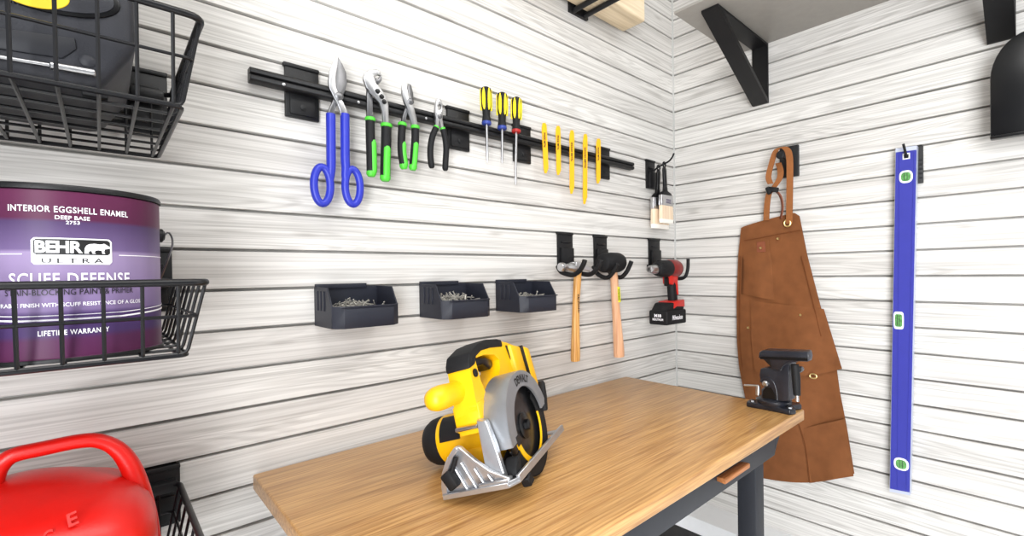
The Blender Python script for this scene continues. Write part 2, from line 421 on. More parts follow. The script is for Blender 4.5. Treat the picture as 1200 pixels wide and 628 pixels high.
# ================================================================== wall shelf (right wall)
sh = thing('wall_shelf', 'grey shelf board on black triangular brackets at the top of the right wall', 'shelf', (-.2, -.9, 2.15))
b = B(); box(b, (-.417, -1.75, 2.150), (-.0005, -.268, 2.158), .001); part(sh, 'shelf_board', b, M['greyshelf'])
for y0 in (-.337, -.973):
    b = B(); y1 = y0-.056; t = .007
    outer = [(-.001, y0, 2.149), (-.372, y0, 2.149), (-.372, y0, 2.141), (-.014, y0, 1.938), (-.001, y0, 1.938)]
    inner = [(-.008, y0, 2.142), (-.345, y0, 2.142), (-.008, y0, 1.951)]
    prism(b, outer, (0, -.056, 0), 0, holes=[inner]); part(sh, 'bracket', b, M['black'])

# ================================================================== hose hanger at the right edge
hh = thing('hose_hanger', 'black arched hanger with a lipped base at the far right edge of the right wall', 'hanger', (-.05, -1.05, 1.66))
yc, zt0 = -1.056, 1.865
def arch(rx, rz, zb):
    return [(yc-rx, zb)]+[(yc-rx*math.cos(PI*i/16), 1.815+rz*math.sin(PI*i/16)) for i in range(17)]+[(yc+rx, zb)]
b = B(); prism(b, [(-.09, y, z) for y, z in arch(.073, .105, 1.668)], (.012, 0, 0), .003, 2); part(hh, 'face_plate', b, M['blackgloss'])
b = B(); prism(b, [(-.079, y, z) for y, z in arch(.058, .088, 1.69)], (.078, 0, 0), .003, 2); part(hh, 'drum', b, M['black'])
b = B(); box(b, (-.107, yc-.073, 1.663), (-.079, yc+.073, 1.671), .003); part(hh, 'lip', b, M['blackgloss'])

# ================================================================== black wall hook plates
def groove_z(z): return ZO-SP*round((ZO-z)/SP)
def hook_plate(bm, x0, x1, z1, z0, d0=.0005, d1=.010):
    # plate on the left wall with a top lip hooked into the groove and a raised lower field
    box(bm, (x0, -d1+.003, z0), (x1, -d0, z1), .002)
    w = x1-x0; gz = groove_z(z1-.004)
    box(bm, (x0+.004, -.002, gz-.0011), (x1-.004, .0075, gz+.0011))
    box(bm, (x0-.003, -d1, z1-.008), (x1+.0005, -d0, z1), .002)
    box(bm, (x0+w*.12, -d1-.001, z0+.006), (x1-w*.12, -d1+.004, z0+.052), .002)
    lathe(bm, [(.006, 0), (.006, .002), (.003, .003)], ((x0+x1)/2, -d1-.0005, z0+.022), (0, -1, 0), 12)
    box(bm, (x0+w*.2, -d1-.0002, z1-.034), (x1-w*.2, -d1+.004, z1-.028), .001)

# ================================================================== wire baskets
def basket(label, zr, zb, bracket_x, bracket_z, bar=False):
    xr, xl = -1.632, -2.03; yf, yb = -.370, -.028
    o = thing('wire_basket', label, 'basket', ((xr+xl)/2, (yf+yb)/2, zb), 'black wire baskets down the left side')
    def rr(x0, x1, y0, y1, z, r):
        pts = []
        for cx, cy, a0 in ((x1-r, y1-r, 0), (x0+r, y1-r, 90), (x0+r, y0+r, 180), (x1-r, y0+r, 270)):
            for i in range(5):
                a = math.radians(a0+i*22.5); pts.append(V((cx+r*math.cos(a), cy+r*math.sin(a), z)))
        return pts
    b = B(); tube(b, rr(xl, xr, yf, yb, zr, .014), .0043, 10, closed=True); part(o, 'rim', b, M['wire'])
    b = B(); w = .0021
    ix0, ix1, iy0, iy1 = xl+.018, xr-.019, yf+.012, yb-.006
    n = 12
    for i in range(n):
        x = -1.6595-.0318*i
        tube(b, [(x, yf, zr), (x, iy0-.001, zb+.006), (x, iy0, zb+.003), (x, iy0+.002, zb+.001), (x, iy0+.005, zb), (x, iy1-.005, zb), (x, iy1-.002, zb+.001), (x, iy1, zb+.004), (x, yb, zr)], w, 6)
    for i in range(8):
        y = iy0+(iy1-iy0)*i/7
        tube(b, [(xl, y, zr), (ix0-.001, y, zb+.008), (ix0+.001, y, zb+.004), (ix0+.005, y, zb+.002), (ix1-.005, y, zb+.002), (ix1-.001, y, zb+.004), (ix1+.001, y, zb+.008), (xr, y, zr)], w, 6)
    f = .54; zm = zb+(zr-zb)*f
    tube(b, rr(xl+.018*(1-f), xr-.019*(1-f), yf+.012*(1-f), yb-.006*(1-f), zm, .01), w, 6, closed=True)
    tube(b, rr(ix0, ix1, iy0, iy1, zb, .008), w*1.2, 6, closed=True)
    part(o, 'wire_mesh', b, M['wire'])
    b = B(); hook_plate(b, bracket_x[0], bracket_x[1], bracket_z[1], bracket_z[0], .0005, .014)
    # clip that holds the rear rim
    box(b, (bracket_x[0]+.006, -.034, zr-.012), (bracket_x[1]-.006, -.010, zr+.006), .003)
    part(o, 'wall_bracket', b, M['black'])
    b = B(); hook_plate(b, bracket_x[0]-.27, bracket_x[1]-.27, bracket_z[1], bracket_z[0], .0005, .014)
    box(b, (bracket_x[0]-.264, -.034, zr-.012), (bracket_x[1]-.276, -.010, zr+.006), .003)
    part(o, 'wall_bracket', b, M['black'])
    if bar:
        b = B(); box(b, (-2.0, -.024, 1.592), (bracket_x[0]+.004, -.012, 1.606), .003); part(o, 'support_bar', b, M['black'])
    return o
basket('black wire basket holding the dark tool case, topmost of the three', 1.655, 1.546, (-1.692, -1.636), (1.590, 1.699), True)
basket('black wire basket holding the purple paint can, middle of the three', 1.3355, 1.248, (-1.694, -1.634), (1.283, 1.3945))
basket('black wire basket holding the red fuel can, lowest of the three', .985, .888, (-1.692, -1.629), (.909, 1.0135))

# ---- dark tool case in the top basket
tc_ = thing('tool_case', 'dark charcoal plastic tool case with a yellow oval badge, standing in the top basket', 'tool case', (-1.845, -.22, 1.556))
yF = -.325
b = B(); prism(b, [(-1.69, yF, 1.87), (-1.69, yF, 1.612), (-1.722, yF, 1.558), (-2.0, yF, 1.558), (-2.0, yF, 1.87)], (0, .235, 0), .012, 3); part(tc_, 'shell', b, M['case'])
b = B(); q = [Lp(*p, .3255) for p in ((-40, 25), (0, 33), (88, 45), (90, 58), (74, 69), (0, 58), (-40, 52))]
q = [V((p.x, yF+.001, p.z)) for p in q]; prism(b, q, (0, -.0035, 0), .0015, 2); lp_ = part(tc_, 'lower_panel', b, M['caselabel'])
b = B(); place_text(b, text_bm('TECH', height=.0055, bold=.02, spacing=1.1), (-1.792, yF-.0026, 1.634), (1, 0, .02), (0, 0, 1)); part(lp_, 'embossed_text', b, M['case'])
def ell(cx, cz, rx, rz, y, n=40): return [V((cx+rx*math.cos(2*PI*i/n), y, cz+rz*math.sin(2*PI*i/n))) for i in range(n)]
bc_ = Lp(46, -19, .327)
b = B(); prism(b, ell(bc_.x, bc_.z, .064, .0285, yF+.001), (0, -.004, 0), .0015, 2); part(tc_, 'badge_rim', b, M['blackgloss'])
b = B(); prism(b, ell(bc_.x, bc_.z, .059, .0245, yF-.002), (0, -.0025, 0), .001, 2); bd = part(tc_, 'badge', b, M['case'])
bo_ = Lp(35, -13, .33)
b = B(); prism(b, ell(bo_.x, bo_.z, .0295, .0185, yF-.004), (0, -.0015, 0), .0005, 1); part(bd, 'badge_oval', b, M['badge'], 'yellow oval')
b = B(); a, c, e = Lp(-40, 60.5, .33), Lp(58, 76.5, .33), Lp(112, 86, .33)
cyl(b, a, c, .0022, 10); cyl(b, c, e, .0042, 12, .001); part(tc_, 'hinge_rod', b, M['steel'], 'bright silver stepped rod along the case front')
for x in (-1.726, -1.94):
    b = B(); box(b, (x-.011, yF+.004, 1.5505), (x+.011, yF+.03, 1.5585), .002); part(tc_, 'foot', b, M['blackrub'])
b = B(); lathe(b, [(.007, 0), (.007, .004), (.004, .006)], (-1.7315, yF+.003, 1.588), (0, -1, 0), 14); part(tc_, 'button', b, M['case'])

# ---- paint can
cx, cy, cz, CR = -1.752, -.264, 1.2522, .084
pc = thing('paint_can', 'purple gallon paint can with a printed label standing in the middle basket', 'paint can', (cx, cy, cz))
b = B(); lathe(b, [(CR-.002, 0), (CR+.0012, .001), (CR+.0012, .004), (CR, .0055), (CR, .183), (CR-.003, .185)], (cx, cy, cz), (0, 0, 1), 72); part(pc, 'body', b, M['can'])
b = B(); lathe(b, [(CR-.002, .1835), (CR+.0016, .1845), (CR+.0018, .188), (CR+.0005, .1905), (CR-.004, .1905), (CR-.005, .187), (CR-.012, .1865), (CR-.014, .190), (CR-.02, .189)], (cx, cy, cz), (0, 0, 1), 72); part(pc, 'lid', b, M['black'])
b = B(); lathe(b, [(CR-.001, -.0002), (CR+.0018, .0002), (CR+.002, .003), (CR+.0012, .0045)], (cx, cy, cz), (0, 0, 1), 72); part(pc, 'bottom_rim', b, M['black'])
a0 = math.atan2(-.999, .033)+.045
def on_can(tb, z, lift=.0006, tilt=0.0):
    for v in tb.verts:
        a = a0+v.co.x/CR; v.co = V((cx+(CR+lift)*math.cos(a), cy+(CR+lift)*math.sin(a), z+v.co.y))
    return tb
def grid_rect(w, h, n=24, r=0.0):
    g = B(); cols = []
    for i in range(n+1):
        x = -w/2+w*i/n; hh_ = h/2
        if r and abs(x) > w/2-r: hh_ = h/2-r+math.sqrt(max(0, r*r-(abs(x)-(w/2-r))**2))
        cols.append((g.verts.new((x, -hh_, 0)), g.verts.new((x, hh_, 0))))
    for A, C2 in zip(cols, cols[1:]): g.faces.new((A[0], C2[0], C2[1], A[1]))
    return g
zc = lambda py: Lp(80, py, .3475).z
bw = B()
merge(bw, on_can(text_bm('INTERIOR EGGSHELL ENAMEL', .096, .0066, .012, spacing=1.1), zc(246)))
merge(bw, on_can(text_bm('DEEP BASE', .0265, .0042, .01), zc(255.2)))
merge(bw, on_can(text_bm('2753', .0105, .0037, .01), zc(260.8)))
merge(bw, on_can(text_bm('SCUFF DEFENSE', .097, .0135, .012, spacing=1.1), zc(327)))
merge(bw, on_can(text_bm('DURABLE FINISH WITH SCUFF RESISTANCE OF A GLOSS', .126, .0042, .008), zc(356.5)))
merge(bw, on_can(text_bm('LIFETIME WARRANTY', .055, .0055, .012, spacing=1.1), zc(389)))
for py, hh_ in ((298, .0009), (366, .0009), (371, .0018)):
    for sgn in (-1, 1):
        g = grid_rect(.09, hh_, 20)
        for v in g.verts: v.co.x += sgn*.083
        if py != 298:
            g2 = grid_rect(.08, hh_, 20); merge(bw, on_can(g2, zc(py+3)))
        for v in g.verts: v.co.y += (0 if py == 298 else (abs(v.co.x)-.04)*.06)
        merge(bw, on_can(g, zc(py+3 if py != 298 else py)))
merge(bw, on_can(grid_rect(.0625, .0285, 28, .003), zc(294.5), .0007))
part(pc, 'label_print', bw, M['print_white'], 'white printed lettering and logo plate', smooth=80)
bk = B()
merge(bk, on_can(text_bm('ULTRA', .047, .0052, .004, spacing=1.5), zc(305.5), .0010))
part(pc, 'logo_name', bk, M['print_black'], 'black lettering', smooth=80)
bk = B()
merge(bk, on_can(text_bm('STAIN-BLOCKING PAINT & PRIMER', .104, .0062, .0), zc(342), .0006))
part(pc, 'label_ink', bk, M['print_black'], 'black lettering', smooth=80)
bk = B(); merge(bk, on_can(grid_rect(.0590, .0165, 28, .002), zc(289.5), .0010)); part(pc, 'logo_panel', bk, M['print_black'], 'black logo panel', smooth=80)
bl = B()
tb = text_bm('BEHR', .035, .0128, .035, spacing=.95)
for v in tb.verts: v.co.x -= .0105
merge(bl, on_can(tb, zc(289.5), .0014))
bear = [(-.013, -.005), (-.0125, .0), (-.011, .0025), (-.008, .004), (-.003, .0046), (.002, .0040), (.005, .0042), (.007, .005), (.0085, .0042), (.011, .003), (.014, .0015), (.0142, .0004), (.011, 0), (.008, -.0006), (.007, -.003), (.0082, -.0048), (.005, -.005), (.0045, -.002), (.001, -.0016), (-.002, -.002), (-.003, -.0042), (-.0015, -.005), (-.005, -.005), (-.006, -.0022), (-.0085, -.003), (-.009, -.0045), (-.0078, -.005)]
g = B(); g.faces.new([g.verts.new((x*.8+.0185, y*1.15-.001, 0)) for x, y in bear]); bmesh.ops.triangulate(g, faces=g.faces[:])
merge(bl, on_can(g, zc(289.5), .0014)); part(pc, 'logo_print', bl, M['print_white'], 'white logo lettering and bear emblem', smooth=80)
ea = math.radians(8)
ev = V((math.cos(ea), math.sin(ea), 0)); ep = V((cx, cy, cz+.146))+ev*CR
b = B(); lathe(b, [(.009, -.003), (.009, .004), (.006, .0065)], ep, ev, 16); part(pc, 'ear', b, M['black'])
b = B(); side = V((-ev.y, ev.x, 0))
tube(b, smooth_path([ep+ev*.006, ep+ev*.012+V((0, 0, .004)), ep+ev*.013-side*.01-V((0, 0, .012)), ep+ev*.006-side*.0-V((0, 0, .045)), ep+ev*.003+side*.05-V((0, 0, .085))], 4), .0013, 6); part(pc, 'bail_wire', b, M['steeld'])

# ---- red fuel can
gx, gy = -1.815, -.205
gc = thing('fuel_can', 'red plastic fuel can with a looped carry handle in the lowest basket', 'fuel can', (gx, gy, .893))
rings = []
for z, hx, hy, e in ((.893, .120, .105, 4), (.897, .130, .115, 4), (.93, .139, .120, 4), (1.00, .141, .122, 4), (1.025, .140, .121, 3.8), (1.045, .134, .116, 3.5), (1.060, .120, .104, 3.1), (1.071, .100, .086, 2.7), (1.081, .076, .064, 2.4), (1.090, .053, .044, 2.2), (1.0965, .031, .026, 2), (1.099, .012, .010, 2)):
    t = max(0, (z-1.05)/.048)
    rings.append(sell(gx+.018*t, gy+.012*t, hx, hy, z, 48, e))
b = B(); loft(b, rings); part(gc, 'body', b, M['red'], smooth=70)
b = B()
pth = smooth_path([Lp(174, 650, .20), Lp(170, 612, .20), Lp(165, 585, .20), Lp(159, 562, .20), Lp(150, 541, .20), Lp(136, 525, .20), Lp(116, 516.5, .20), Lp(92, 517, .20), Lp(50, 525.5, .20), Lp(22, 531.5, .20), Lp(8, 538, .20), Lp(-6, 553, .20), Lp(-14, 575, .20)], 5)
n = len(pth); rad = [.0165 - .0068*min(1, i/(n*.45)) if i < n*.45 else .0097 + .004*max(0, (i-n*.84)/(n*.16)) for i in range(n)]
tube(b, pth, rad, 16, ref=(0, 1, 0), ry=.95); part(gc, 'handle', b, M['red'], smooth=70)
b = B()
for ch, x, y, z in (('C', -1.7705, -.3105, 1.056), ('E', -1.752, -.303, 1.0665)):
    place_text(b, text_bm(ch, .0085, .016, .02, ext=.0010), (x, y, z), (1, .02, .25), (-.15, .68, .73), .0)
part(gc, 'embossed_text', b, M['red'])
b = B(); lathe(b, [(.024, 0), (.026, .004), (.026, .028), (.022, .032)], (-1.90, -.2, 1.05), (-.3, 0, 1), 24); part(gc, 'cap', b, M['blackrub'])

# ================================================================== tool rail and hanging hand tools
tr = thing('tool_rail', 'long black tool rail on four hook plates across the left wall', 'rail', (-.92, -.02, 1.73))
b = B()
za, zb_ = 1.7405, 1.714
prism(b, [(-1.516, -.012, za), (-1.516, -.030, za), (-1.516, -.0355, za-.004), (-1.516, -.0355, za-.011), (-1.516, -.028, za-.013), (-1.516, -.0355, za-.016), (-1.516, -.0355, zb_+.003), (-1.516, -.030, zb_), (-1.516, -.012, zb_)], (1.196, 0, 0), .001, 1)
part(tr, 'rail', b, M['black'])
for x0, w in ((-1.451, .064), (-1.078, .066), (-.86, .064), (-.495, .066)):
    b = B(); hook_plate(b, x0, x0+w, 1.776, 1.667, .0005, .013); part(tr, 'hook_plate', b, M['black'])
for px, py in ((332.5, 101.8), (420, 121.5), (499, 139)):
    p = Lp(px, py, .034); b = B(); lathe(b, [(.0032, 0), (.0028, .0015), (.0012, .0022)], (p.x, -.035, zb_+.006), (0, -1, 0), 10); part(tr, 'screw', b, M['steel'])

def poly(bm, pts, d, th, off=.001, zoom=None, seg=2, holes=()):
    f = (lambda p: Lp(zoom[0]+p[0]/zoom[2], zoom[1]+p[1]/zoom[2], d)) if zoom else (lambda p: Lp(p[0], p[1], d))
    prism(bm, [f(p) for p in pts], (0, th, 0), off, seg, [[f(p) for p in h] for h in holes])
def pth_(pts, d, zoom=None, sub=4):
    out = []
    for p in pts:
        dd = p[2] if len(p) > 2 else d
        out.append(Lp(zoom[0]+p[0]/zoom[2], zoom[1]+p[1]/zoom[2], dd) if zoom else Lp(p[0], p[1], dd))
    return smooth_path(out, sub)
Z4 = (280, 50, 2.992)
def tool(name, label, cat, px, py, d, group=None):
    p = Lp(px, py, d); return thing(name, label, cat, p, group)
# tin snips
ts = tool('tin_snips', 'long tin snips with blue dipped ring handles hanging on the black rail', 'snips', 396, 243, .05)
b = B(); poly(b, [(346, 45), (331, 68), (319, 100), (314, 135), (317, 158), (330, 185), (345, 212), (354, 235), (358, 258), (386, 258), (380, 236), (367, 208), (352, 185), (342, 155), (341, 118), (347, 80)], .052, .007, .002, Z4); part(ts, 'blade', b, M['steel'])
b = B(); poly(b, [(347, 47), (364, 75), (377, 105), (380, 140), (374, 168), (362, 192), (348, 212), (337, 236), (333, 258), (308, 258), (314, 236), (327, 208), (338, 180), (338, 110)], .0445, .007, .002, Z4); part(ts, 'blade', b, M['steeld'])
p = Lp(397.5, 112.5, .052); b = B(); lathe(b, [(.0085, 0), (.0085, .002), (.005, .004)], p, (0, -1, 0), 16); part(ts, 'pivot_bolt', b, M['steeld'])
for hx, lc in ((322, (292, 500)), (371.5, (399, 505))):
    b = B()
    tube(b, pth_([(hx, 250), (hx+.5, 330), (hx+1, 410), (hx+1+(2 if hx > 340 else 0), 440), (hx+(1 if hx > 340 else -1), 468), (hx+(4 if hx > 340 else -4), 500)], .049, Z4), [.0092, .0092, .0092, .0088, .0078, .006], 14)
    c = Lp(280+lc[0]/2.992, 50+lc[1]/2.992, .049); rx = .0158; rz = .0375
    ring = [V((c.x+rx*math.cos(t), c.y, c.z+rz*math.sin(t))) for t in [2*PI*i/32 for i in range(32)]]
    tube(b, ring, .0078, 12, closed=True); part(ts, 'handle', b, M['blue'])
# groove joint pliers
gp = tool('groove_joint_pliers', 'large groove joint pliers with black and green grips, just right of the tin snips', 'pliers', 444, 212, .05, 'green gripped pliers on the rail')
b = B(); poly(b, [(437, 125), (441, 106), (456, 94), (485, 92), (499, 102), (498, 116), (487, 111), (477, 121), (482, 140), (500, 160), (518, 190), (526, 220), (527, 296), (507, 296), (504, 240), (494, 210), (472, 182), (448, 158)], .054, .009, .0025, Z4); part(gp, 'jaw_arm', b, M['steel'])
b = B(); poly(b, [(450, 150), (470, 170), (471, 270), (450, 270), (449, 200)], .044, .008, .002, Z4)
poly(b, [(476, 122), (488, 127), (501, 110), (501, 132), (490, 146), (480, 140)], .045, .010, .001, Z4); part(gp, 'jaw_arm', b, M['steeld'])
b = B()
for q in ((486, 170), (500, 189), (509, 207)):
    p = Lp(280+q[0]/2.992, 50+q[1]/2.992, .054); lathe(b, [(.0055, 0), (.0055, .0012), (.004, .0016)], p, (0, -1, 0), 12)
part(gp, 'groove_slot', b, M['blackgloss'])
def grip(root, pts, d, r, green_from, zoom, mat=M['blackrub'], tip=True, collar=True, stripe=0):
    path = pth_(pts, d, zoom, 6); n = len(path); k = int(n*green_from)
    b = B(); tube(b, path, [r*.82]+[r]*(n-2)+[r*.75], 14); g = part(root, 'grip', b, mat)
    if collar:
        b = B(); t0 = (path[0]-path[1]).normalized(); cyl(b, path[0]+t0*.004, path[0]-t0*.005, r*1.14, 14, .002); part(g, 'collar', b, M['green'], 'green collar')
    if green_from < 1:
        b = B(); off = V((stripe*r*.35, -r*.38, 0)); tube(b, [p+off for p in path[k:]], [r*.55]+[r*.78]*(n-k-3)+[r*.7, r*.45], 12); part(g, 'grip_inlay', b, M['green'], 'green inlay')
    if tip:
        b = B(); t1 = (path[-1]-path[-2]).normalized(); lathe(b, [(r*.9, -.010), (r*1.03, -.006), (r*1.03, 0), (r*.7, .005)], path[-1], t1, 14); part(g, 'grip_end', b, M['green'], 'green end')
grip(gp, [(460, 268), (461, 330), (463, 400), (464, 462)], .047, .0098, .42, Z4, stripe=1)
grip(gp, [(517, 290), (516, 350), (514, 420), (513, 478)], .052, .0112, .40, Z4)
# slip joint pliers
sj = tool('slip_joint_pliers', 'smaller slip joint pliers with black and green grips, right of the groove joint pliers', 'pliers', 480, 197, .05, 'green gripped pliers on the rail')
b = B(); poly(b, [(572, 162), (574, 146), (582, 139), (592, 141), (597, 150), (592, 158), (594, 170), (603, 185), (610, 206), (616, 232), (624, 262), (629, 296), (608, 296), (602, 262), (592, 232), (580, 205), (574, 186)], .053, .008, .002, Z4); part(sj, 'jaw_arm', b, M['steel'])
b = B(); poly(b, [(594, 142), (604, 146), (612, 176), (613, 200), (606, 216), (596, 240), (588, 262), (585, 288), (570, 288), (574, 258), (584, 228), (592, 200), (590, 170)], .045, .008, .002, Z4); part(sj, 'jaw_arm', b, M['steeld'])
p = Lp(280+602/2.992, 50+206/2.992, .053); b = B(); lathe(b, [(.0075, 0), (.0075, .002), (.004, .004)], p, (0, -1, 0), 14); part(sj, 'pivot_bolt', b, M['steeld'])
grip(sj, [(573, 286), (570, 330), (570, 385), (578, 436)], .047, .0088, .45, Z4, stripe=1)
grip(sj, [(618, 296), (618, 340), (614, 395), (610, 440)], .052, .0090, .42, Z4)
# small long nose pliers
ln = tool('long_nose_pliers', 'small long nose pliers with curved all black grips, rightmost of the hanging pliers', 'pliers', 515, 200, .048)
b = B()
Z6 = (430, 70, 4.187)
poly(b, [(352, 186), (364, 197), (372, 225), (374, 262), (371, 290), (378, 335), (362, 335), (357, 290), (350, 335), (334, 335), (340, 290), (335, 262), (338, 225), (344, 195)], .051, .009, .002, Z6, holes=[[(358+7*math.cos(t), 232+15*math.sin(t)) for t in [2*PI*i/12 for i in range(12)]]]); part(ln, 'jaws', b, M['steel'])
p = Lp(430+357/4.187, 70+278/4.187, .051); b = B(); lathe(b, [(.006, 0), (.006, .0015), (.003, .0025)], p, (0, -1, 0), 14); part(ln, 'pivot_bolt', b, M['steeld'])
for s_ in ([(340, 332), (322, 375), (312, 430), (312, 480), (319, 532)], [(372, 338), (384, 385), (389, 440), (386, 495), (384, 544)]):
    path = pth_(s_, .048, Z6, 6); n = len(path); b = B(); tube(b, path, [.0058]+[.0074]*(n-3)+[.0065, .0045], 12); g = part(ln, 'grip', b, M['blackrub'])
    b = B(); t0 = (path[0]-path[1]).normalized(); cyl(b, path[0]+t0*.003, path[0]-t0*.004, .0068, 12, .001); part(g, 'collar', b, M['green'], 'green collar')
# screwdrivers
for top, col, tip, cm, lab, sr in (
    ((569.3, 102.0), (570.2, 144.0), (571.2, 190.5), 'collarblue', 'yellow and black screwdriver with a blue collar, leftmost of the three in the rail', .0034),
    ((588.4, 108.5), (588.4, 149.5), (588.6, 191.5), 'collarblue', 'yellow and black screwdriver with a blue collar, between the other two screwdrivers', .0034),
    ((605.3, 114.0), (604.9, 153.5), (604.0, 216.8), 'collarred', 'yellow and black screwdriver with a red collar and the longest shaft', .0036)):
    d = .0495; A, Cc, T = Lp(*top, d), Lp(*col, d), Lp(*tip, d); ax = (Cc-A).normalized(); L = (Cc-A).length
    o = thing('screwdriver', lab, 'screwdriver', Cc, 'screwdrivers in the rail')
    b = B(); lathe(b, [(.006, 0), (.0125, .004), (.0145, L*.12), (.0148, L*.35), (.0138, L*.55), (.0105, L*.68), (.0098, L*.80), (.0118, L*.94), (.0112, L)], A, ax, 20); h = part(o, 'handle', b, M['blackrub'])
    for k in range(6):
        a = 2*PI*(k+.35)/6+.15
        rd = V((math.cos(a), math.sin(a), 0)); rd = (rd-ax*rd.dot(ax)).normalized(); tg = ax.cross(rd)
        c = A+ax*(L*.36)
        rings = []
        for i in range(9):
            t = -1+2*i/8; hh_ = L*.30*t; w = .0052*math.sqrt(max(.02, 1-t*t)); rr_ = .0143-.0012*t*t
            ctr = c+ax*hh_
            rings.append([ctr+rd*(rr_-.003)-tg*w, ctr+rd*(rr_+.0016)-tg*w*.8, ctr+rd*(rr_+.0024), ctr+rd*(rr_+.0016)+tg*w*.8, ctr+rd*(rr_-.003)+tg*w])
        b = B(); loft(b, rings); part(h, 'grip_inlay', b, M['yellows'], 'yellow inlay', smooth=60)
    b = B(); cyl(b, Cc-ax*.004, Cc+ax*.005, .0128, 20, .0015); part(o, 'collar', b, M[cm])
    b = B(); Ls = (T-Cc).length; lathe(b, [(sr, .004), (sr, Ls-.022), (sr*.95, Ls-.012), (sr*.55, Ls-.002), (sr*.3, Ls)], Cc, ax, 12); part(o, 'shaft', b, M['steel'])
# saw blades on the rail
blades = (((637.6, 144), (640.2, 203), 3.0, 'yellow saw blade, leftmost on the rail and slightly tilted'),
          ((654.0, 147.5), (654.9, 205), 2.8, 'yellow saw blade, second from left, shorter than the middle one'),
          ((670.2, 152.5), (670.4, 227), 2.8, 'yellow saw blade, middle of the five, wide and long'),
          ((686.0, 157), (685.6, 239), 2.7, 'yellow saw blade, longest of the five, second from the right'),
          ((701.4, 162.5), (701.3, 215), 2.6, 'yellow saw blade, rightmost, in front of the last hook plate'))
for (t, u, w, lab) in blades:
    d = .0375; o = thing('saw_blade', lab, 'saw blade', Lp(*u, d), 'saw blades on the rail')
    L = u[1]-t[1]; X = lambda f: t[0]+(u[0]-t[0])*f
    right = [(X(0)+w*.55, t[1]+L*.0), (X(.07)+w*.95, t[1]+L*.05), (X(.16)+w, t[1]+L*.16)]
    n = 26; teeth = []
    for i in range(n):
        f = .2+.74*i/n; teeth += [(X(f)-w, t[1]+L*f), (X(f+.014)-w*.78, t[1]+L*(f+.014))]
    pts = right+[(X(.90)+w*.95, t[1]+L*.90), (X(1.0)+w*.1, t[1]+L), (X(1.0)-w*.6, t[1]+L)]+teeth[::-1]+[(X(.10)-w*.9, t[1]+L*.08), (X(.0)-w*.5, t[1])]
    b = B(); poly(b, pts, d, .0016, 0); part(o, 'blade', b, M['yellowb'])
    b = B(); c = Lp(X(.34)-.2, t[1]+L*.34, d); hgt = abs(Lp(X(.22), t[1]+L*.22, d).z-Lp(X(.50), t[1]+L*.50, d).z)
    place_text(b, text_bm('WOOD METAL', hgt*1.1, .0085, .05), V((c.x, -d, c.z)), (0, 0, -1), (1, 0, 0), .0003); part(o, 'printed_text', b, M['print_black'])

# ================================================================== bins of nails
def make_bin(x0, label):
    w, D, z1, z0 = .136, .126, 1.318, 1.236
    o = thing('parts_bin', label, 'bin', (x0+w/2, -D/2, z0), 'open front bins on the wall')
    x1 = x0+w; t = .003; ch = .018
    def sect(z, out):   # plan outline shrunk by out
        return [(x0+out, -.004-out, z), (x1-out, -.004-out, z), (x1-out, -D+ch+out*.4, z), (x1-ch-out*.4, -D+out, z), (x0+ch+out*.4, -D+out, z), (x0+out, -D+ch+out*.4, z)]
    b = B()
    # floor and front wall
    prism(b, sect(z0, .004), (0, 0, t+.001), .001, 1)
    zf = z0+.044
    front = [(x0, -D+ch), (x0+ch, -D), (x1-ch, -D), (x1, -D+ch)]; fin_ = [(x1-t, -D+ch+t*.4), (x1-ch-t*.4, -D+t), (x0+ch+t*.4, -D+t), (x0+t, -D+ch+t*.4)]
    prism(b, [(x, y, z0+.0005) for x, y in front+fin_], (0, 0, zf-z0), .0006, 1)
    for s in (x0, x1-t):
        prism(b, [(s, -.004, z0+.0005), (s, -.004, z1), (s, -.082, z1-.001), (s, -D+ch+.001, zf), (s, -D+ch+.001, z0+.0005)], (t, 0, 0), .0006, 1)
    box(b, (x0, -.007, z0+.0005), (x1, -.004, z1), .0006, 1)
    prism(b, [(x0+.01, -D+.001, zf-.0025), (x1-.01, -D+.001, zf-.0025), (x1-ch, -D-.003, zf-.0025), (x0+ch, -D-.003, zf-.0025)], (0, 0, .003), .0006, 1)
    part(o, 'body', b, M['bin'])
    b = B(); box(b, (x0+.002, -.012, z1-.004), (x1-.028, -.0005, z1+.006), .001); gz = groove_z(z1); box(b, (x0+.006, -.002, gz-.0011), (x1-.034, .0075, gz+.0011)); part(o, 'hanger_lip', b, M['bin'])
    for i in range(3):
        b = B(); y = -.022-.019*i; box(b, (x0-.0022, y-.0095, z0+.034), (x0+.001, y, z1-.008), .0008, 1); part(o, 'side_rib', b, M['bin'])
    return o
b0 = make_bin(-1.402, 'dark open bin heaped with nails, leftmost of the three on the left wall')
def bin_at(dx, lab):
    return dup(b0, b0.location+V((dx, 0, 0)), lab)
bin_at(.240, 'dark open bin of nails, middle of the three on the left wall')
bin_at(.472, 'dark open bin of nails, rightmost of the three and nearest the hammer')
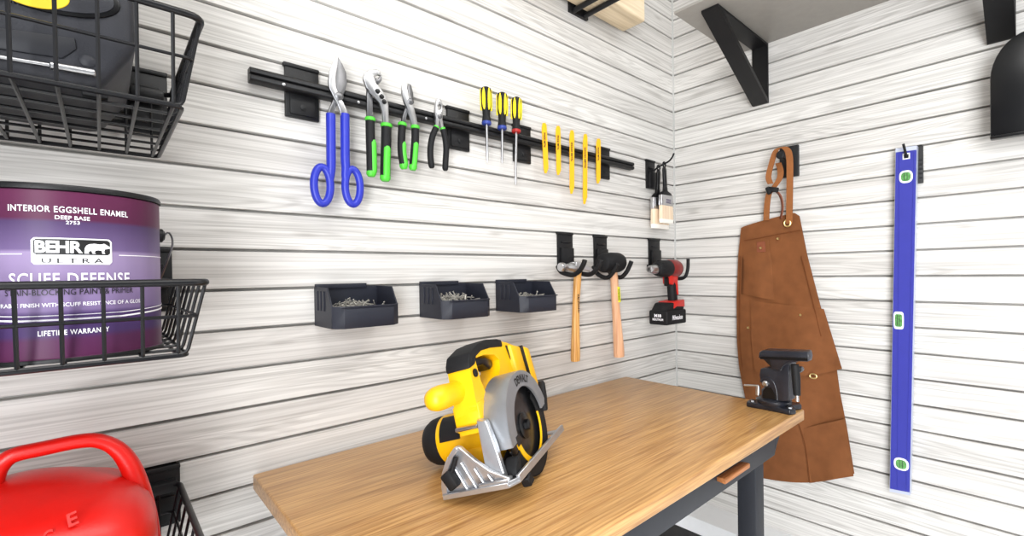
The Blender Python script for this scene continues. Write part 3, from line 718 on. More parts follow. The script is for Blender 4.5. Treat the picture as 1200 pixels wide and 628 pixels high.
def nails(x0, lab, n, zc_, sd):
    rnd = random.Random(sd); b = B()
    for i in range(n):
        x = min(max(rnd.gauss(x0+.060, .026), x0+.014), x0+.118); y = rnd.uniform(-.108, -.018)
        hz = zc_-((x-x0-.062)/.07)**2*.018+rnd.uniform(-.012, .004)
        a = rnd.uniform(0, PI); tl = rnd.gauss(0, .45); L = rnd.uniform(.022, .034)
        dv = V((math.cos(a)*math.cos(tl), math.sin(a)*math.cos(tl)*.8, math.sin(tl))).normalized()
        p, q = V((x, y, hz))-dv*L/2, V((x, y, hz))+dv*L/2
        for e in (p, q):
            e.x = min(max(e.x, x0+.006), x0+.130); e.y = min(max(e.y, -.112), -.010); e.z = max(e.z, 1.243)
        if (q-p).length < .006: continue
        cyl(b, p, q, .0011, 5); lathe(b, [(.0028, 0), (.0028, .0009)], q, (q-p), 7)
    # settled layer under the loose ones
    for i in range(n*2//3):
        x = x0+rnd.uniform(.02, .116); y = rnd.uniform(-.10, -.02); a = rnd.uniform(0, PI); L = .014
        p = V((x, y, 1.246+rnd.uniform(0, zc_-1.262))); dv = V((math.cos(a), math.sin(a)*.5, rnd.uniform(-.2, .2)))*L
        cyl(b, p-dv, p+dv, .0013, 5)
    o = solo('nails', b, M['nail'], lab, 'nails', (x0+.068, -.06, 1.242), 'nails in the bins'); o['kind'] = 'stuff'
nails(-1.402, 'tangled pile of grey nails in the leftmost bin', 70, 1.281, 3)
nails(-1.162, 'tangled pile of grey nails in the middle bin', 60, 1.284, 5)
nails(-.930, 'low pile of grey nails in the rightmost bin', 40, 1.279, 8)

# ================================================================== utility hooks
def make_hook(x0, x1, z1, z0, label, prongs, out=.092, zdrop=.012, tip=.035, r=.0075):
    o = thing('utility_hook', label, 'hook', ((x0+x1)/2, -.005, z0), 'black hooks on the left wall')
    b = B(); hook_plate(b, x0, x1, z1, z0, .0005, .011); box(b, (x0+.008, -.018, z0), (x1-.004, -.008, z0+.065), .003); part(o, 'plate', b, M['black'])
    for x in prongs:
        x, out, tip = x if isinstance(x, tuple) else (x, out, tip)
        b = B(); tube(b, smooth_path([(x, -.012, z0+.006), (x, -.03, z0-zdrop*.7), (x, -out*.62, z0-zdrop*1.15), (x, -out*.85, z0-zdrop*.6), (x, -out, z0+tip*.4), (x, -out-.006, z0+tip)], 5), r, 10); part(o, 'prong', b, M['blackrub'])
    return o
make_hook(-.687, -.620, 1.470, 1.356, 'black double hook carrying the claw hammer', (-.694, -.622), .122, .019, .022)
make_hook(-.514, -.448, 1.468, 1.356, 'black double hook carrying the rubber mallet', ((-.526, .112, .010), (-.455, .112, .020)), .112, .029, .020)
hk = make_hook(-.194, -.122, 1.470, 1.360, 'black hook carrying the red drill near the corner', ())
for pp in ([(-.108, -.012, 1.362), (-.108, -.026, 1.332), (-.108, -.045, 1.316), (-.108, -.075, 1.311), (-.108, -.108, 1.317), (-.108, -.122, 1.345), (-.108, -.125, 1.388)], [(-.200, -.010, 1.362), (-.200, -.030, 1.358), (-.200, -.050, 1.352)]):
    b = B(); tube(b, smooth_path(pp, 5), .0065, 10); px_ = pp[0][0]
    box(b, (px_-.012, -.016, 1.357), (px_+.010, -.006, 1.368), .002); part(hk, 'prong', b, M['blackrub'])
hk = make_hook(-.205, -.149, 1.776, 1.664, 'black hook carrying the two paint brushes near the corner', ())
BX = Lp(775, 191, .045).x
b = B(); tube(b, smooth_path([(BX, -.010, 1.735), (BX, -.03, 1.7465), (BX, -.058, 1.7545), (BX, -.080, 1.762), (BX, -.094, 1.774), (BX, -.102, 1.788)], 5), .0033, 10); part(hk, 'prong', b, M['blackrub'])

# ---- claw hammer
hm = thing('claw_hammer', 'steel claw hammer with a pale wooden handle hanging left of the mallet', 'hammer', Lp(674, 422, .055))
d = .055; zh = 1.3545
b = B(); xe = -.664
lathe(b, [(.0125, 0), (.014, .003), (.014, .014), (.0105, .020), (.0105, .034), (.0135, .040), (.0135, .058)], (xe-.062, -d, zh+.004), (1, 0, 0), 20)
for sy in (-1, 1):
    rings = []
    for i in range(7):
        f = i/6; x = xe-.004+.085*f; z = zh+.006-.016*f*f; w = .0065-.003*f; h = .0115*(1-f)+.0025
        c = V((x, -d+sy*(.0068+.003*f), z)); rings.append([c+V((0, -w, -h)), c+V((0, w, -h)), c+V((0, w, h)), c+V((0, -w, h))])
    loft(b, rings, .001, 1)
part(hm, 'head', b, M['steel'])
b = B(); rings = []
for i, (px, py, w) in enumerate(((677, 316, .013), (676.5, 330, .0128), (675.2, 350, .0118), (674.6, 375, .0125), (674.4, 400, .0145), (674.3, 418, .0155), (674.3, 423, .0145))):
    c = Lp(px, py, d); rings.append(sell(c.x, -d, w, w*.78, c.z, 16, 2.6))
loft(b, rings); hd = part(hm, 'handle', b, M['handle'], smooth=60)
b = B(); c = Lp(676, 355, d); place_text(b, text_bm('VAUGHAN', .058, .009, .03), V((c.x-.0035, -d-.0092, c.z)), (0, 0, -1), (1, -.35, 0), .0008); part(hd, 'printed_text', b, M['print_black'])

# ---- rubber mallet
ml = thing('rubber_mallet', 'black rubber mallet with a pink toned wooden handle between the hammer and the drill', 'mallet', Lp(724, 416, .062))
d = .062
b = B(); lathe(b, [(.022, 0), (.029, .004), (.0325, .014), (.0345, .05), (.0335, .085), (.029, .098), (.022, .102)], (-.548, -d-.004, 1.3715), (1, 0, .02), 28); part(ml, 'head', b, M['blackrub'])
b = B(); rings = []
for px, py, w in ((719, 316, .0135), (720, 330, .0142), (721, 350, .014), (722.8, 375, .0155), (724.6, 400, .0185), (725.4, 413, .0195), (725.6, 418, .0185)):
    c = Lp(px, py, d); rings.append(sell(c.x, -d, w, w*.8, c.z, 16, 2.5))
loft(b, rings); hd = part(ml, 'handle', b, M['handle2'], smooth=60)
b = B(); rings = []
for px, py in ((721.9, 336), (722.4, 345), (723, 354)):
    c = Lp(px, py, d); rings.append([V((c.x+.0148*math.cos(t), -d-.0006+.0118*math.sin(t), c.z)) for t in [-PI*.72+PI*.42*i/8 for i in range(9)]])
g = bmesh.new(); RR = [[g.verts.new(p) for p in r] for r in rings]
for A, C2 in zip(RR, RR[1:]):
    for j in range(8): g.faces.new((A[j], A[j+1], C2[j+1], C2[j]))
r_ = bmesh.ops.extrude_face_region(g, geom=g.faces[:]); bmesh.ops.translate(g, verts=[v for v in r_['geom'] if isinstance(v, bmesh.types.BMVert)], vec=(0, .0012, 0)); fixn(g); merge(b, g)
st = part(hd, 'sticker', b, M['sticker'], 'bright yellow sticker')
b = B(); c = Lp(722.4, 345, d); place_text(b, text_bm('WARNING', .040, .006, .02), V((c.x-.003, -d-.0127, c.z)), (.03, 0, -1), (1, -.35, .03), .0008); part(st, 'printed_text', b, M['print_black'])

# ---- cordless drill
dd = thing('cordless_drill', 'red and black cordless drill with a black battery hanging by the corner', 'drill', Lp(782, 384, .085))
d = .085; P_ = lambda px, py, dd_=d: Lp(px, py, dd_)
xa, xb = P_(760.5, 316).x, P_(801, 316).x; zd = P_(780, 316).z+.004
b = B(); lathe(b, [(.0105, 0), (.0125, .002), (.014, .010), (.0165, .022), (.0175, .042), (.0165, .046)], (xa, -d, zd-.002), (1, 0, 0), 20); ck = part(dd, 'chuck', b, M['steel'], 'silver chuck')
b = B(); lathe(b, [(.0055, 0), (.0055, .004)], (xa-.0015, -d, zd-.002), (1, 0, 0), 12); part(ck, 'chuck_jaws', b, M['steeld'])
b = B(); lathe(b, [(.020, .044), (.026, .050), (.029, .066), (.0315, .080), (.0325, .118), (.031, .122)], (xa, -d, zd), (1, 0, 0), 24)
for i in range(8):
    a = 2*PI*i/8; box(b, (xa+.054, -d+.026*math.cos(a)-.002, zd+.026*math.sin(a)-.002), (xa+.076, -d+.029*math.cos(a)+.002, zd+.029*math.sin(a)+.002), .001, 1)
part(dd, 'gearbox', b, M['blackrub'])
b = B(); lathe(b, [(.031, .120), (.0345, .126), (.0345, .168), (.031, .182), (.022, .190), (.008, .193)], (xa, -d, zd), (1, 0, 0), 28); part(dd, 'motor_housing', b, M['redm'], 'dark red motor housing')
b = B(); rings = []
hx0, hx1 = P_(785, 325).x, P_(789, 358).x
for i in range(6):
    f = i/5; z = zd-.022-f*.105; x = xa+.142+.012*f; w = (.021 if i < 1 else .0185)-.0*f; rings.append(sell(x, -d, w, .0165, z, 16, 2.6))
loft(b, rings); hg = part(dd, 'grip', b, M['blackrub'], smooth=60)
b = B(); prism(b, [(xa+.112, -d-.0185, zd-.022), (xa+.165, -d-.0185, zd-.02), (xa+.162, -d-.0185, zd-.05), (xa+.168, -d-.0185, zd-.10), (xa+.158, -d-.0185, zd-.10), (xa+.15, -d-.0185, zd-.062), (xa+.138, -d-.0185, zd-.05), (xa+.132, -d-.0185, zd-.062), (xa+.115, -d-.0185, zd-.058)], (0, .037, 0), .003, 2); part(dd, 'grip_shell', b, M['redd'], 'bright red housing around the trigger')
b = B(); box(b, (xa+.106, -d-.009, zd-.066), (xa+.128, -d+.009, zd-.032), .004); part(dd, 'trigger', b, M['blackgloss'])
zt, zl = zd-.128, zd-.207
x0, x1 = xa+.052, xa+.184
b = B(); rings = []
box(b, (x0, -d-.040, zl), (x1, -d+.040, zt-.026), .006, 3)
prism(b, [(x0+.004, -d-.034, zt-.027), (x0+.030, -d-.034, zt), (x1-.012, -d-.034, zt+.004), (x1-.004, -d-.034, zt-.027)], (0, .068, 0), .005, 2)
bt_ = part(dd, 'battery', b, M['blackrub'])
b = B(); prism(b, [(x0+.052, -d-.036, zt-.022), (x0+.056, -d-.036, zt+.004), (x1-.006, -d-.036, zt+.010), (x1-.003, -d-.036, zt-.018), (x0+.075, -d-.036, zt-.014)], (0, .072, 0), .003, 2); part(dd, 'foot_shell', b, M['redd'], 'bright red foot above the battery')
b = B()
place_text(b, text_bm('Milwaukee', .070, .018, .02, shear=.2), (x0+.068, -d-.040, zl+.026), (1, 0, 0), (0, 0, 1), .0006)
part(bt_, 'printed_text', b, M['print_white'], 'white lettering')
b = B()
place_text(b, text_bm('M18', .030, .012, .05), (x0, -d, zl+.034), (0, -1, 0), (0, 0, 1), .0006)
place_text(b, text_bm('REDLITHIUM', .046, .008, .03), (x0, -d, zl+.020), (0, -1, 0), (0, 0, 1), .0006)
part(bt_, 'printed_text', b, M['print_white'], 'white lettering')

# ---- paint brushes
def brush(label, d, px0, px1, top, neck, fer, bris, end, hw, loc):
    o = thing('paint_brush', label, 'paint brush', loc, 'paint brushes on the corner hook')
    pc_ = lambda py, px=None: Lp((px0+px1)/2 if px is None else px, py, d)
    xw = (Lp(px1, fer, d).x-Lp(px0, fer, d).x)/2; c0 = pc_(fer)
    th = .0095
    rings = []
    zt_, zn = Lp(hw[0], top, d), Lp(hw[1], neck, d)
    lc = V((BX, -d, 1.7465+(d-.03)*.286-.0025)); zt_ = lc-V((0, 0, .0095))
    seq = [(zt_, .0075, .0040), (zt_.lerp(zn, .12), .0110, .006), (zt_.lerp(zn, .4), .0095, .0065), (zt_.lerp(zn, .75), .0090, .0068), (zn, .013, .0075), (V((c0.x, c0.y, c0.z+.010)), xw*.92, th*.9), (V((c0.x, c0.y, c0.z)), xw, th)]
    for c, w, t in seq: rings.append(sell(c.x, -d, w, t, c.z, 18, 2.8))
    b = B(); loft(b, rings); tube(b, [lc+V((.0088*math.cos(t), 0, .0095*math.sin(t))) for t in [2*PI*i/20 for i in range(20)]], .0030, 8, closed=True); part(o, 'handle', b, M['blackgloss'], smooth=60)
    zf = pc_(bris).z; ze = pc_(end).z
    b = B(); loft(b, [sell(c0.x, -d, xw*1.03, th*1.08, c0.z+.001, 20, 5), sell(c0.x, -d, xw*1.03, th*1.08, zf, 20, 5)], .001, 1)
    fr_ = part(o, 'ferrule', b, M['steel'])
    b = B()
    for i in range(3): box(b, (c0.x-xw*.35, -d-th*1.2, zf+.010+.006*i), (c0.x+xw*.45, -d-th*1.05, zf+.013+.006*i))
    part(fr_, 'printed_text', b, M['print_grey'])
    b = B(); zt2 = ze+(zf-ze)*.22
    loft(b, [sell(c0.x, -d, xw*.99, th, zf+.002, 20, 5), sell(c0.x+.001, -d, xw*1.06, th*.95, zt2, 20, 5)]); bs = part(o, 'bristles', b, M['bristle'])
    b = B(); loft(b, [sell(c0.x+.001, -d, xw*1.06, th*.95, zt2, 20, 5), sell(c0.x+.0015, -d, xw*1.09, th*.6, ze, 20, 5)]); part(bs, 'bristle_tips', b, M['bristletip'])
brush('paint brush with black handle, lower and left of the two on the corner hook', .032, 764, 782, 194, 226, 233, 246, 268, (771.5, 770.5), Lp(773, 267, .032))
brush('paint brush with black handle, front and right of the two on the corner hook', .058, 773.6, 787, 190, 224, 229.5, 241.5, 261.5, (778.5, 779.5), Lp(780, 261, .058))

# ================================================================== lumber on its rack
lr = thing('lumber_rack', 'black steel rack with a pair of rods under the pine beam', 'rack', (-.57, -.01, 2.19))
b = B(); box(b, (-.622, -.012, 2.188), (-.534, -.0005, 2.42), .002); box(b, (-.61, -.002, groove_z(2.31)-.0011), (-.54, .0075, groove_z(2.31)+.0011)); part(lr, 'wall_plate', b, M['black'])
for x in (-.603, -.553):
    b = B(); tube(b, [(x, -.008, 2.196), (x, -.30, 2.196)], .0085, 12); tube(b, smooth_path([(x, -.30, 2.196), (x, -.315, 2.199), (x, -.32, 2.225)], 3), .0085, 12); part(lr, 'rod', b, M['black'])
b = B(); box(b, (-2.3, -.118, 2.2055), (-.358, -.020, 2.325), .007, 3)
solo('lumber_beam', b, M['pine'], 'thick pale pine beam resting on the black rack high on the left wall', 'beam', (-1.3, -.065, 2.206))

# ================================================================== apron
ap = thing('apron', 'brown canvas work apron with brass fittings hanging on the right wall', 'apron', Rp(930, 562, .03))
Lft = [(266, 868.5), (300, 865), (350, 863.2), (400, 863.5), (430, 866), (455, 871), (480, 876), (520, 884), (562, 892)]
Rgt = [(250, 936), (280, 942), (300, 946), (350, 959), (395, 971), (430, 980), (460, 984), (500, 992), (556, 1001)]
def itp(tab, y):
    for (a, u), (c, w) in zip(tab, tab[1:]):
        if y <= c: return u+(w-u)*max(0, (y-a))/(c-a)
    return tab[-1][1]
def apron_sheet(nr, nc, top, bot, base, th, xl=None, xr=None, amp=.005):
    b = B(); fr, bk = [], []
    for i in range(nr+1):
        a, c = [], []
        for j in range(nc+1):
            f = j/nc; t = i/nr
            px = 0; yt, yb2 = top(f), bot(f); py = yt+(yb2-yt)*t
            l = (xl or (lambda y: itp(Lft, y)))(py); r = (xr or (lambda y: itp(Rgt, y)))(py); px = l+(r-l)*f
            d = base+amp*math.sin(px*.09+py*.012)*min(1, t*2)+amp*.7*math.sin(px*.045-py*.03+1)*t + .012*t*(1-abs(2*f-1))
            p = Rp(px, py, d); a.append(b.verts.new(p)); c.append(b.verts.new(p+V((th, 0, 0))))
        fr.append(a); bk.append(c)
    for i in range(nr):
        for j in range(nc):
            b.faces.new((fr[i][j], fr[i][j+1], fr[i+1][j+1], fr[i+1][j])); b.faces.new((bk[i][j], bk[i+1][j], bk[i+1][j+1], bk[i][j+1]))
    for i in range(nr):
        b.faces.new((fr[i][0], fr[i+1][0], bk[i+1][0], bk[i][0])); b.faces.new((fr[i][nc], bk[i][nc], bk[i+1][nc], fr[i+1][nc]))
    for j in range(nc):
        b.faces.new((fr[0][j], bk[0][j], bk[0][j+1], fr[0][j+1])); b.faces.new((fr[nr][j], fr[nr][j+1], bk[nr][j+1], bk[nr][j]))
    fixn(b); return b
topf = lambda f: 267-19*f**.8+ (5*max(0, f-.92)/.08)
botf = lambda f: 560+8*math.sin(f*2.6)-9*f*f
b = apron_sheet(46, 26, topf, botf, .020, .004); part(ap, 'bib', b, M['canvas'], smooth=80)
# upper pocket panel whose right corner stands off, then the lower skirt pocket
b = apron_sheet(14, 16, lambda f: 352+10*f, lambda f: 437+6*math.sin(f*3.1)-5*f, .0265, .0035,
                lambda y: itp(Lft, y)+16+(y-352)*.02, lambda y: 962+(y-352)*.305, .006); part(ap, 'pocket', b, M['canvas'], smooth=80)
b = apron_sheet(10, 10, lambda f: 278+2*f, lambda f: 344+9*f, .0222, .002, lambda y: itp(Lft, y)+5, lambda y: itp(Lft, y)+34+(y-280)*.22, .005); part(ap, 'chest_pocket', b, M['canvas'], smooth=80)
b = apron_sheet(10, 12, lambda f: 503-12*f, lambda f: 566-8*f, .030, .003, lambda y: 936+(y-503)*.22, lambda y: itp(Rgt, y)-1, .005); part(ap, 'skirt_flap', b, M['canvas'], smooth=80)
# stitched seams
def seam(pts, base, name='seam'):
    b = B(); tube(b, smooth_path([Rp(x, y, base) for x, y in pts], 4), .0014, 6); part(ap, name, b, M['canvasd'])
seam([(872, 282), (890, 279), (915, 274), (938, 270)], .030)
seam([(868, 300), (867, 350), (867, 400), (870, 430)], .0305)
seam([(936, 497), (944, 524), (949, 566)], .041)
seam([(939, 300), (951, 348), (962, 394)], .0285)
p = Rp(922.8, 261.5, .028); b = B()
ring = [p+V((0, .0105*math.cos(t), .0115*math.sin(t))) for t in [2*PI*i/20 for i in range(20)]]; tube(b, ring, .0030, 8, closed=True); part(ap, 'grommet', b, M['brass'], 'brass ring')
b = B(); p = Rp(953, 440, .050); ring = [p+V((0, .0105*math.cos(t), .0075*math.sin(t)-.002)) for t in [2*PI*i/20 for i in range(20)]]; tube(b, ring, .0022, 8, closed=True); part(ap, 'tool_ring', b, M['brass'], 'brass ring')
for (x, y) in ((891.5, 290.5), (911.5, 279.5), (938, 369), (876.5, 384)):
    p = Rp(x, y, .028); b = B(); lathe(b, [(.0042, -.004), (.0042, .0035), (.0025, .0055)], p, (-1, 0, 0), 12); part(ap, 'rivet', b, M['brass'])
b = B(); q = [Rp(x, y, .0275) for x, y in ((886.5, 283.5), (896, 282.5), (897, 295), (887, 296))]; prism(b, q, (.004, 0, 0), .001, 1); part(ap, 'leather_patch', b, M['leather'])
wy = V((0, -.020, 0))
b = B(); ribbon(b, smooth_path([Rp(925, 262, .026), Rp(925.2, 240, .045), Rp(925.6, 210, .062), Rp(925.5, 188, .074), Rp(923, 176, .078), Rp(916, 172.5, .078), Rp(909, 177, .076), Rp(904, 192, .070), Rp(900.5, 207, .064), Rp(903, 215.5, .060)], 4), [V((0, -.021, 0))]*20+[V((0, -.019, 0))]*17, .003)
part(ap, 'neck_strap', b, M['strap'])
b = B(); ribbon(b, smooth_path([Rp(912, 191, .046), Rp(914.5, 199, .052), Rp(914, 208, .058), Rp(908, 218, .058), Rp(901.5, 226, .054), Rp(899, 240, .044), Rp(898, 258, .026)], 4), V((0, -.020, 0)), .003); part(ap, 'neck_strap', b, M['strap'])
b = B(); ribbon(b, smooth_path([Rp(902, 227, .048), Rp(909, 224, .050), Rp(915, 231, .048), Rp(917, 243, .040), Rp(915, 256, .027)], 4), V((-.012, -.010, 0)), .0035); part(ap, 'strap_end', b, M['leather'])
p0 = Rp(905.5, 222, .066); b = B(); obox(b, Matrix.Translation(p0) @ Matrix.Rotation(math.radians(14), 4, 'X'), (.008, .040, .017), .003); obox(b, Matrix.Translation(p0+V((0, .014, -.002))) @ Matrix.Rotation(math.radians(-20), 4, 'X'), (.012, .014, .026), .003); part(ap, 'buckle', b, M['blackrub'])

# apron hook
ah = thing('utility_hook', 'black plate hook with a round post holding the apron straps', 'hook', (-.005, -.47, 1.66), 'black hooks on the right wall')
a, c = Rp(914.5, 170, .002), Rp(937, 206, .002)
b = B(); box(b, (-.012, c.y, c.z), (-.0005, a.y, 1.768), .002); part(ah, 'plate', b, M['black'])
p = Rp(915.5, 182, .088); b = B(); cyl(b, (-.008, p.y, p.z), (p.x, p.y, p.z), .0085, 14); part(ah, 'post', b, M['black'])
b = B(); lathe(b, [(.0125, 0), (.0135, .003), (.0135, .009), (.010, .012)], (p.x, p.y, p.z), (-1, 0, 0), 18); part(ah, 'post_cap', b, M['blackrub'])

# ================================================================== spirit level
lv = thing('spirit_level', 'long blue spirit level hanging upright on the right wall', 'level', Rp(1055, 578, .03))
q = [Rp(x, y, .034) for x, y in ((1049.5, 174), (1074.5, 170.5), (1066.5, 580.5), (1042.5, 576))]
p = Rp(1062, 183, .0362)
def hsq(x, h=.0058): return [V((x, p.y+a*h, p.z+c_*h)) for a, c_ in ((1, 1), (-1, 1), (-1, -1), (1, -1))]
b = B(); prism(b, q, (.024, 0, 0), 0, holes=[hsq(q[0].x)]); part(lv, 'frame', b, M['levelside'], 'silver edged frame')
q2 = [Rp(x, y, .0355) for x, y in ((1049.8, 178.5), (1074.1, 175.5), (1066, 577), (1043, 572.5))]
b = B(); prism(b, q2, (.003, 0, 0), 0, holes=[hsq(q2[0].x)]); part(lv, 'face', b, M['levelblue'], 'blue face')
for f0, f1 in (((1053.5, 180), (1051.2, 570)), ((1070.8, 178), (1062.0, 572))):
    b = B(); tube(b, [Rp(*f0, .0358), Rp(*f1, .0358)], .0008, 6); part(lv, 'face_rib', b, M['levelblue'])
def vial(c, ry, rz, rect=False):
    p = Rp(*c, .0365)
    n = 28; e = 5 if rect else 2.6
    def ring_(k, x): return [V((x, p.y+ry*k*math.copysign(abs(math.cos(t))**(2/e), math.cos(t)), p.z+rz*k*math.copysign(abs(math.sin(t))**(2/e), math.sin(t)))) for t in [2*PI*i/n for i in range(n)]]
    b = B(); prism(b, ring_(1, p.x), (.003, 0, 0), .0008, 1); o = part(lv, 'vial', b, M['whitep'], 'white framed vial')
    b = B(); prism(b, ring_(.72, p.x-.001), (.002, 0, 0), .0006, 1); part(o, 'vial_tube', b, M['vial'], 'green liquid')
    b = B()
    for s in (-.2, .2): box(b, (p.x-.0016, p.y+ry*s-.0006, p.z-rz*.6), (p.x-.0006, p.y+ry*s+.0006, p.z+rz*.6))
    part(o, 'vial_line', b, M['print_black'])
vial((1061.5, 207), .0165, .0185); vial((1053, 375.5), .0125, .026, True); vial((1056, 544), .0185, .0185)
b = B(); prism(b, hsq(p.x, .0088), (.003, 0, 0), 0, holes=[hsq(p.x)]); part(lv, 'hang_hole', b, M['whitep'])
lh = thing('utility_hook', 'black plate hook with a thin prong holding the blue level', 'hook', (-.005, -.82, 1.69), 'black hooks on the right wall')
a, c = Rp(1062, 174, .002), Rp(1082.5, 214.5, .002)
b = B(); box(b, (-.0095, c.y, c.z), (-.0005, a.y, a.z), .002); gz = groove_z(a.z-.003); box(b, (-.002, c.y+.004, gz-.0011), (.0075, a.y-.004, gz+.0011))
for i in range(5): box(b, (-.0105, c.y+.002, c.z+.012+i*.013), (-.009, c.y+.010, c.z+.018+i*.013), .0004, 1)
part(lh, 'plate', b, M['black'])
b = B(); tube(b, smooth_path([V((-.006, p.y, p.z+.001)), V((-.040, p.y, p.z-.001)), Rp(1061.8, 182, .046), Rp(1060.2, 175, .058), Rp(1058.5, 168.5, .064)], 4), .0034, 10); part(lh, 'prong', b, M['blackrub'])

# ================================================================== bench vise
vs = thing('bench_vise', 'small dark bench vise bolted to the front right corner of the workbench', 'vise', (-.41, -.56, bt))
b = B()
prism(b, [(-.452, -.503, bt), (-.43, -.498, bt), (-.405, -.512, bt), (-.38, -.498, bt), (-.362, -.505, bt), (-.366, -.55, bt), (-.362, -.612, bt), (-.38, -.622, bt), (-.405, -.608, bt), (-.432, -.626, bt), (-.452, -.618, bt), (-.448, -.56, bt)], (0, 0, .014), .003, 2)
part(vs, 'base', b, M['castiron'])
b = B(); lathe(b, [(.042, .013), (.044, .016), (.044, .024), (.036, .030)], (-.41, -.562, bt), (0, 0, 1), 28); part(vs, 'swivel', b, M['castiron'])
for x, y in ((-.437, -.513), (-.437, -.612)):
    b = B(); lathe(b, [(.007, .0135), (.007, .018), (.004, .0195)], (x, y, bt), (0, 0, 1), 6); part(vs, 'bolt', b, M['steeld'])
XV = .44
def vp(pts, x): return [Rp(px, py, x) for px, py in pts]
b = B(); prism(b, vp([(890.5, 432), (902, 431), (912, 432.5), (919, 427), (925, 424.5), (925.5, 470.5), (892, 470.5), (891.5, 456), (896, 453.5), (891, 448), (889.5, 440)], XV), (.05, 0, 0), .004, 2); part(vs, 'body', b, M['castiron'])
b = B(); prism(b, vp([(893.5, 470), (893.5, 457), (898, 453.5), (904, 454), (908, 461), (909, 470)], XV+.0012), (.003, 0, 0), .0005, 1); part(vs, 'hollow', b, M['blackgloss'])  # black plate painting the shade inside the arch opening; body behind is solid
b = B(); prism(b, vp([(888.5, 419.5), (889.3, 413), (893, 410.5), (947, 412.3), (948, 418), (947, 424), (935, 423.5), (927, 424.5), (919, 429), (914, 434), (903, 433), (902, 421.5)], XV+.006), (.030, 0, 0), .003, 2); part(vs, 'front_jaw', b, M['castiron'])
b = B(); prism(b, vp([(892, 413), (896, 409.6), (946, 411.5), (946, 421), (935, 422), (925, 430), (925, 460), (905, 460), (905, 432), (893, 420)], XV-.038), (.034, 0, 0), .003, 2); part(vs, 'rear_jaw', b, M['castiron'])
b = B(); tube(b, smooth_path(vp([(915, 434), (917, 429.5), (921, 426), (926, 424.3)], XV+.008), 4), .0016, 8); tube(b, smooth_path(vp([(891, 447), (896, 442.5), (902, 443.5), (907, 449), (910, 458), (911, 469)], XV+.0005), 4), .0022, 8); part(vs, 'casting_rib', b, M['castiron'])
b = B(); q = vp([(890.5, 417.5), (946.5, 419.3), (946.5, 423), (890.5, 421)], XV+.008); prism(b, q, (.002, 0, 0), .0005, 1); part(vs, 'jaw_plate', b, M['blackgloss'])
b = B(); tube(b, [Rp(931.5, 427, XV+.002), Rp(933, 445, XV+.002), Rp(934, 463, XV+.002)], [.0098, .0105, .0088], 14); hd = part(vs, 'handle', b, M['blackrub'])
b = B(); cyl(b, Rp(934, 462.5, XV+.002), Rp(934.3, 470.5, XV+.002), .0045, 12, .001); part(hd, 'handle_end', b, M['steel'], 'silver rod end')
b = B(); p = Rp(937, 433, XV-.01); lathe(b, [(.007, -.012), (.008, 0), (.006, .003)], p, (-1, 0, 0), 14); part(vs, 'spindle_nut', b, M['steeld'])
b = B(); p = Rp(897, 449.5, XV+.001); lathe(b, [(.0078, -.003), (.0078, .003), (.005, .006)], p, (-1, 0, 0), 16); part(vs, 'lock_bolt', b, M['steel'], 'bright round bolt')
b = B(); cyl(b, Rp(872, 451.4, XV+.002), Rp(889.5, 452.2, XV+.002), .0028, 10, .0008); cyl(b, Rp(888.5, 452, XV+.002), Rp(888.2, 463, XV+.002), .0058, 12, .001); part(vs, 'lock_lever', b, M['steel'], 'silver lever')

# ================================================================== circular saw
SM = Matrix(((-.8678, .4787, -.1331, -1.16486), (-.4969, -.8343, .2390, -.39302), (.0034, .2735, .9619, .99001+.0025), (0, 0, 0, 1)))
sw = thing('circular_saw', 'yellow cordless circular saw leaning on its silver shoe on the bench', 'circular saw', (0, 0, 0), matrix=SM)
def sp_(name, bm, mat, label=None, parent=None, smooth=38): return part(parent or sw, name, bm, mat, label, True, smooth)
bc = V((0, 0, .059))              # blade centre in the saw's x z plane
# shoe with blade slot
b = B()
outer = [(.138, -.086), (.138, .034), (.122, .048), (-.138, .048), (-.138, -.086)]
slot = [(.088, .004), (.088, .036), (-.12, .036), (-.12, .004)]
prism(b, [(x, y, 0) for x, y in outer], (0, 0, .004), .0008, 1, [[(x, y, 0) for x, y in slot]])
prism(b, [(.139, -.087, -.001), (.139, .034, -.001), (.139, .034, .008), (.139, -.087, .008)], (-.004, 0, 0), .001, 1)
prism(b, [(.122, .0485, -.001), (-.138, .0485, -.001), (-.138, .0485, .012), (.122, .0485, .012)], (0, -.006, 0), .001, 1)
prism(b, [(.139, .033, -.001), (.121, .0485, -.001), (.121, .0485, .0085), (.139, .033, .0085)], (-.003, -.0035, 0), .0008, 1)
for y in (-.07, -.045, -.02): box(b, (-.12, y-.003, .003), (.12, y+.003, .0075), .001, 1)
for i in range(7): lathe(b, [(.0035, .004), (.0035, .0055)], (.09-.033*i, .0425, 0), (0, 0, 1), 8)
shoe = sp_('shoe', b, M['alu'])
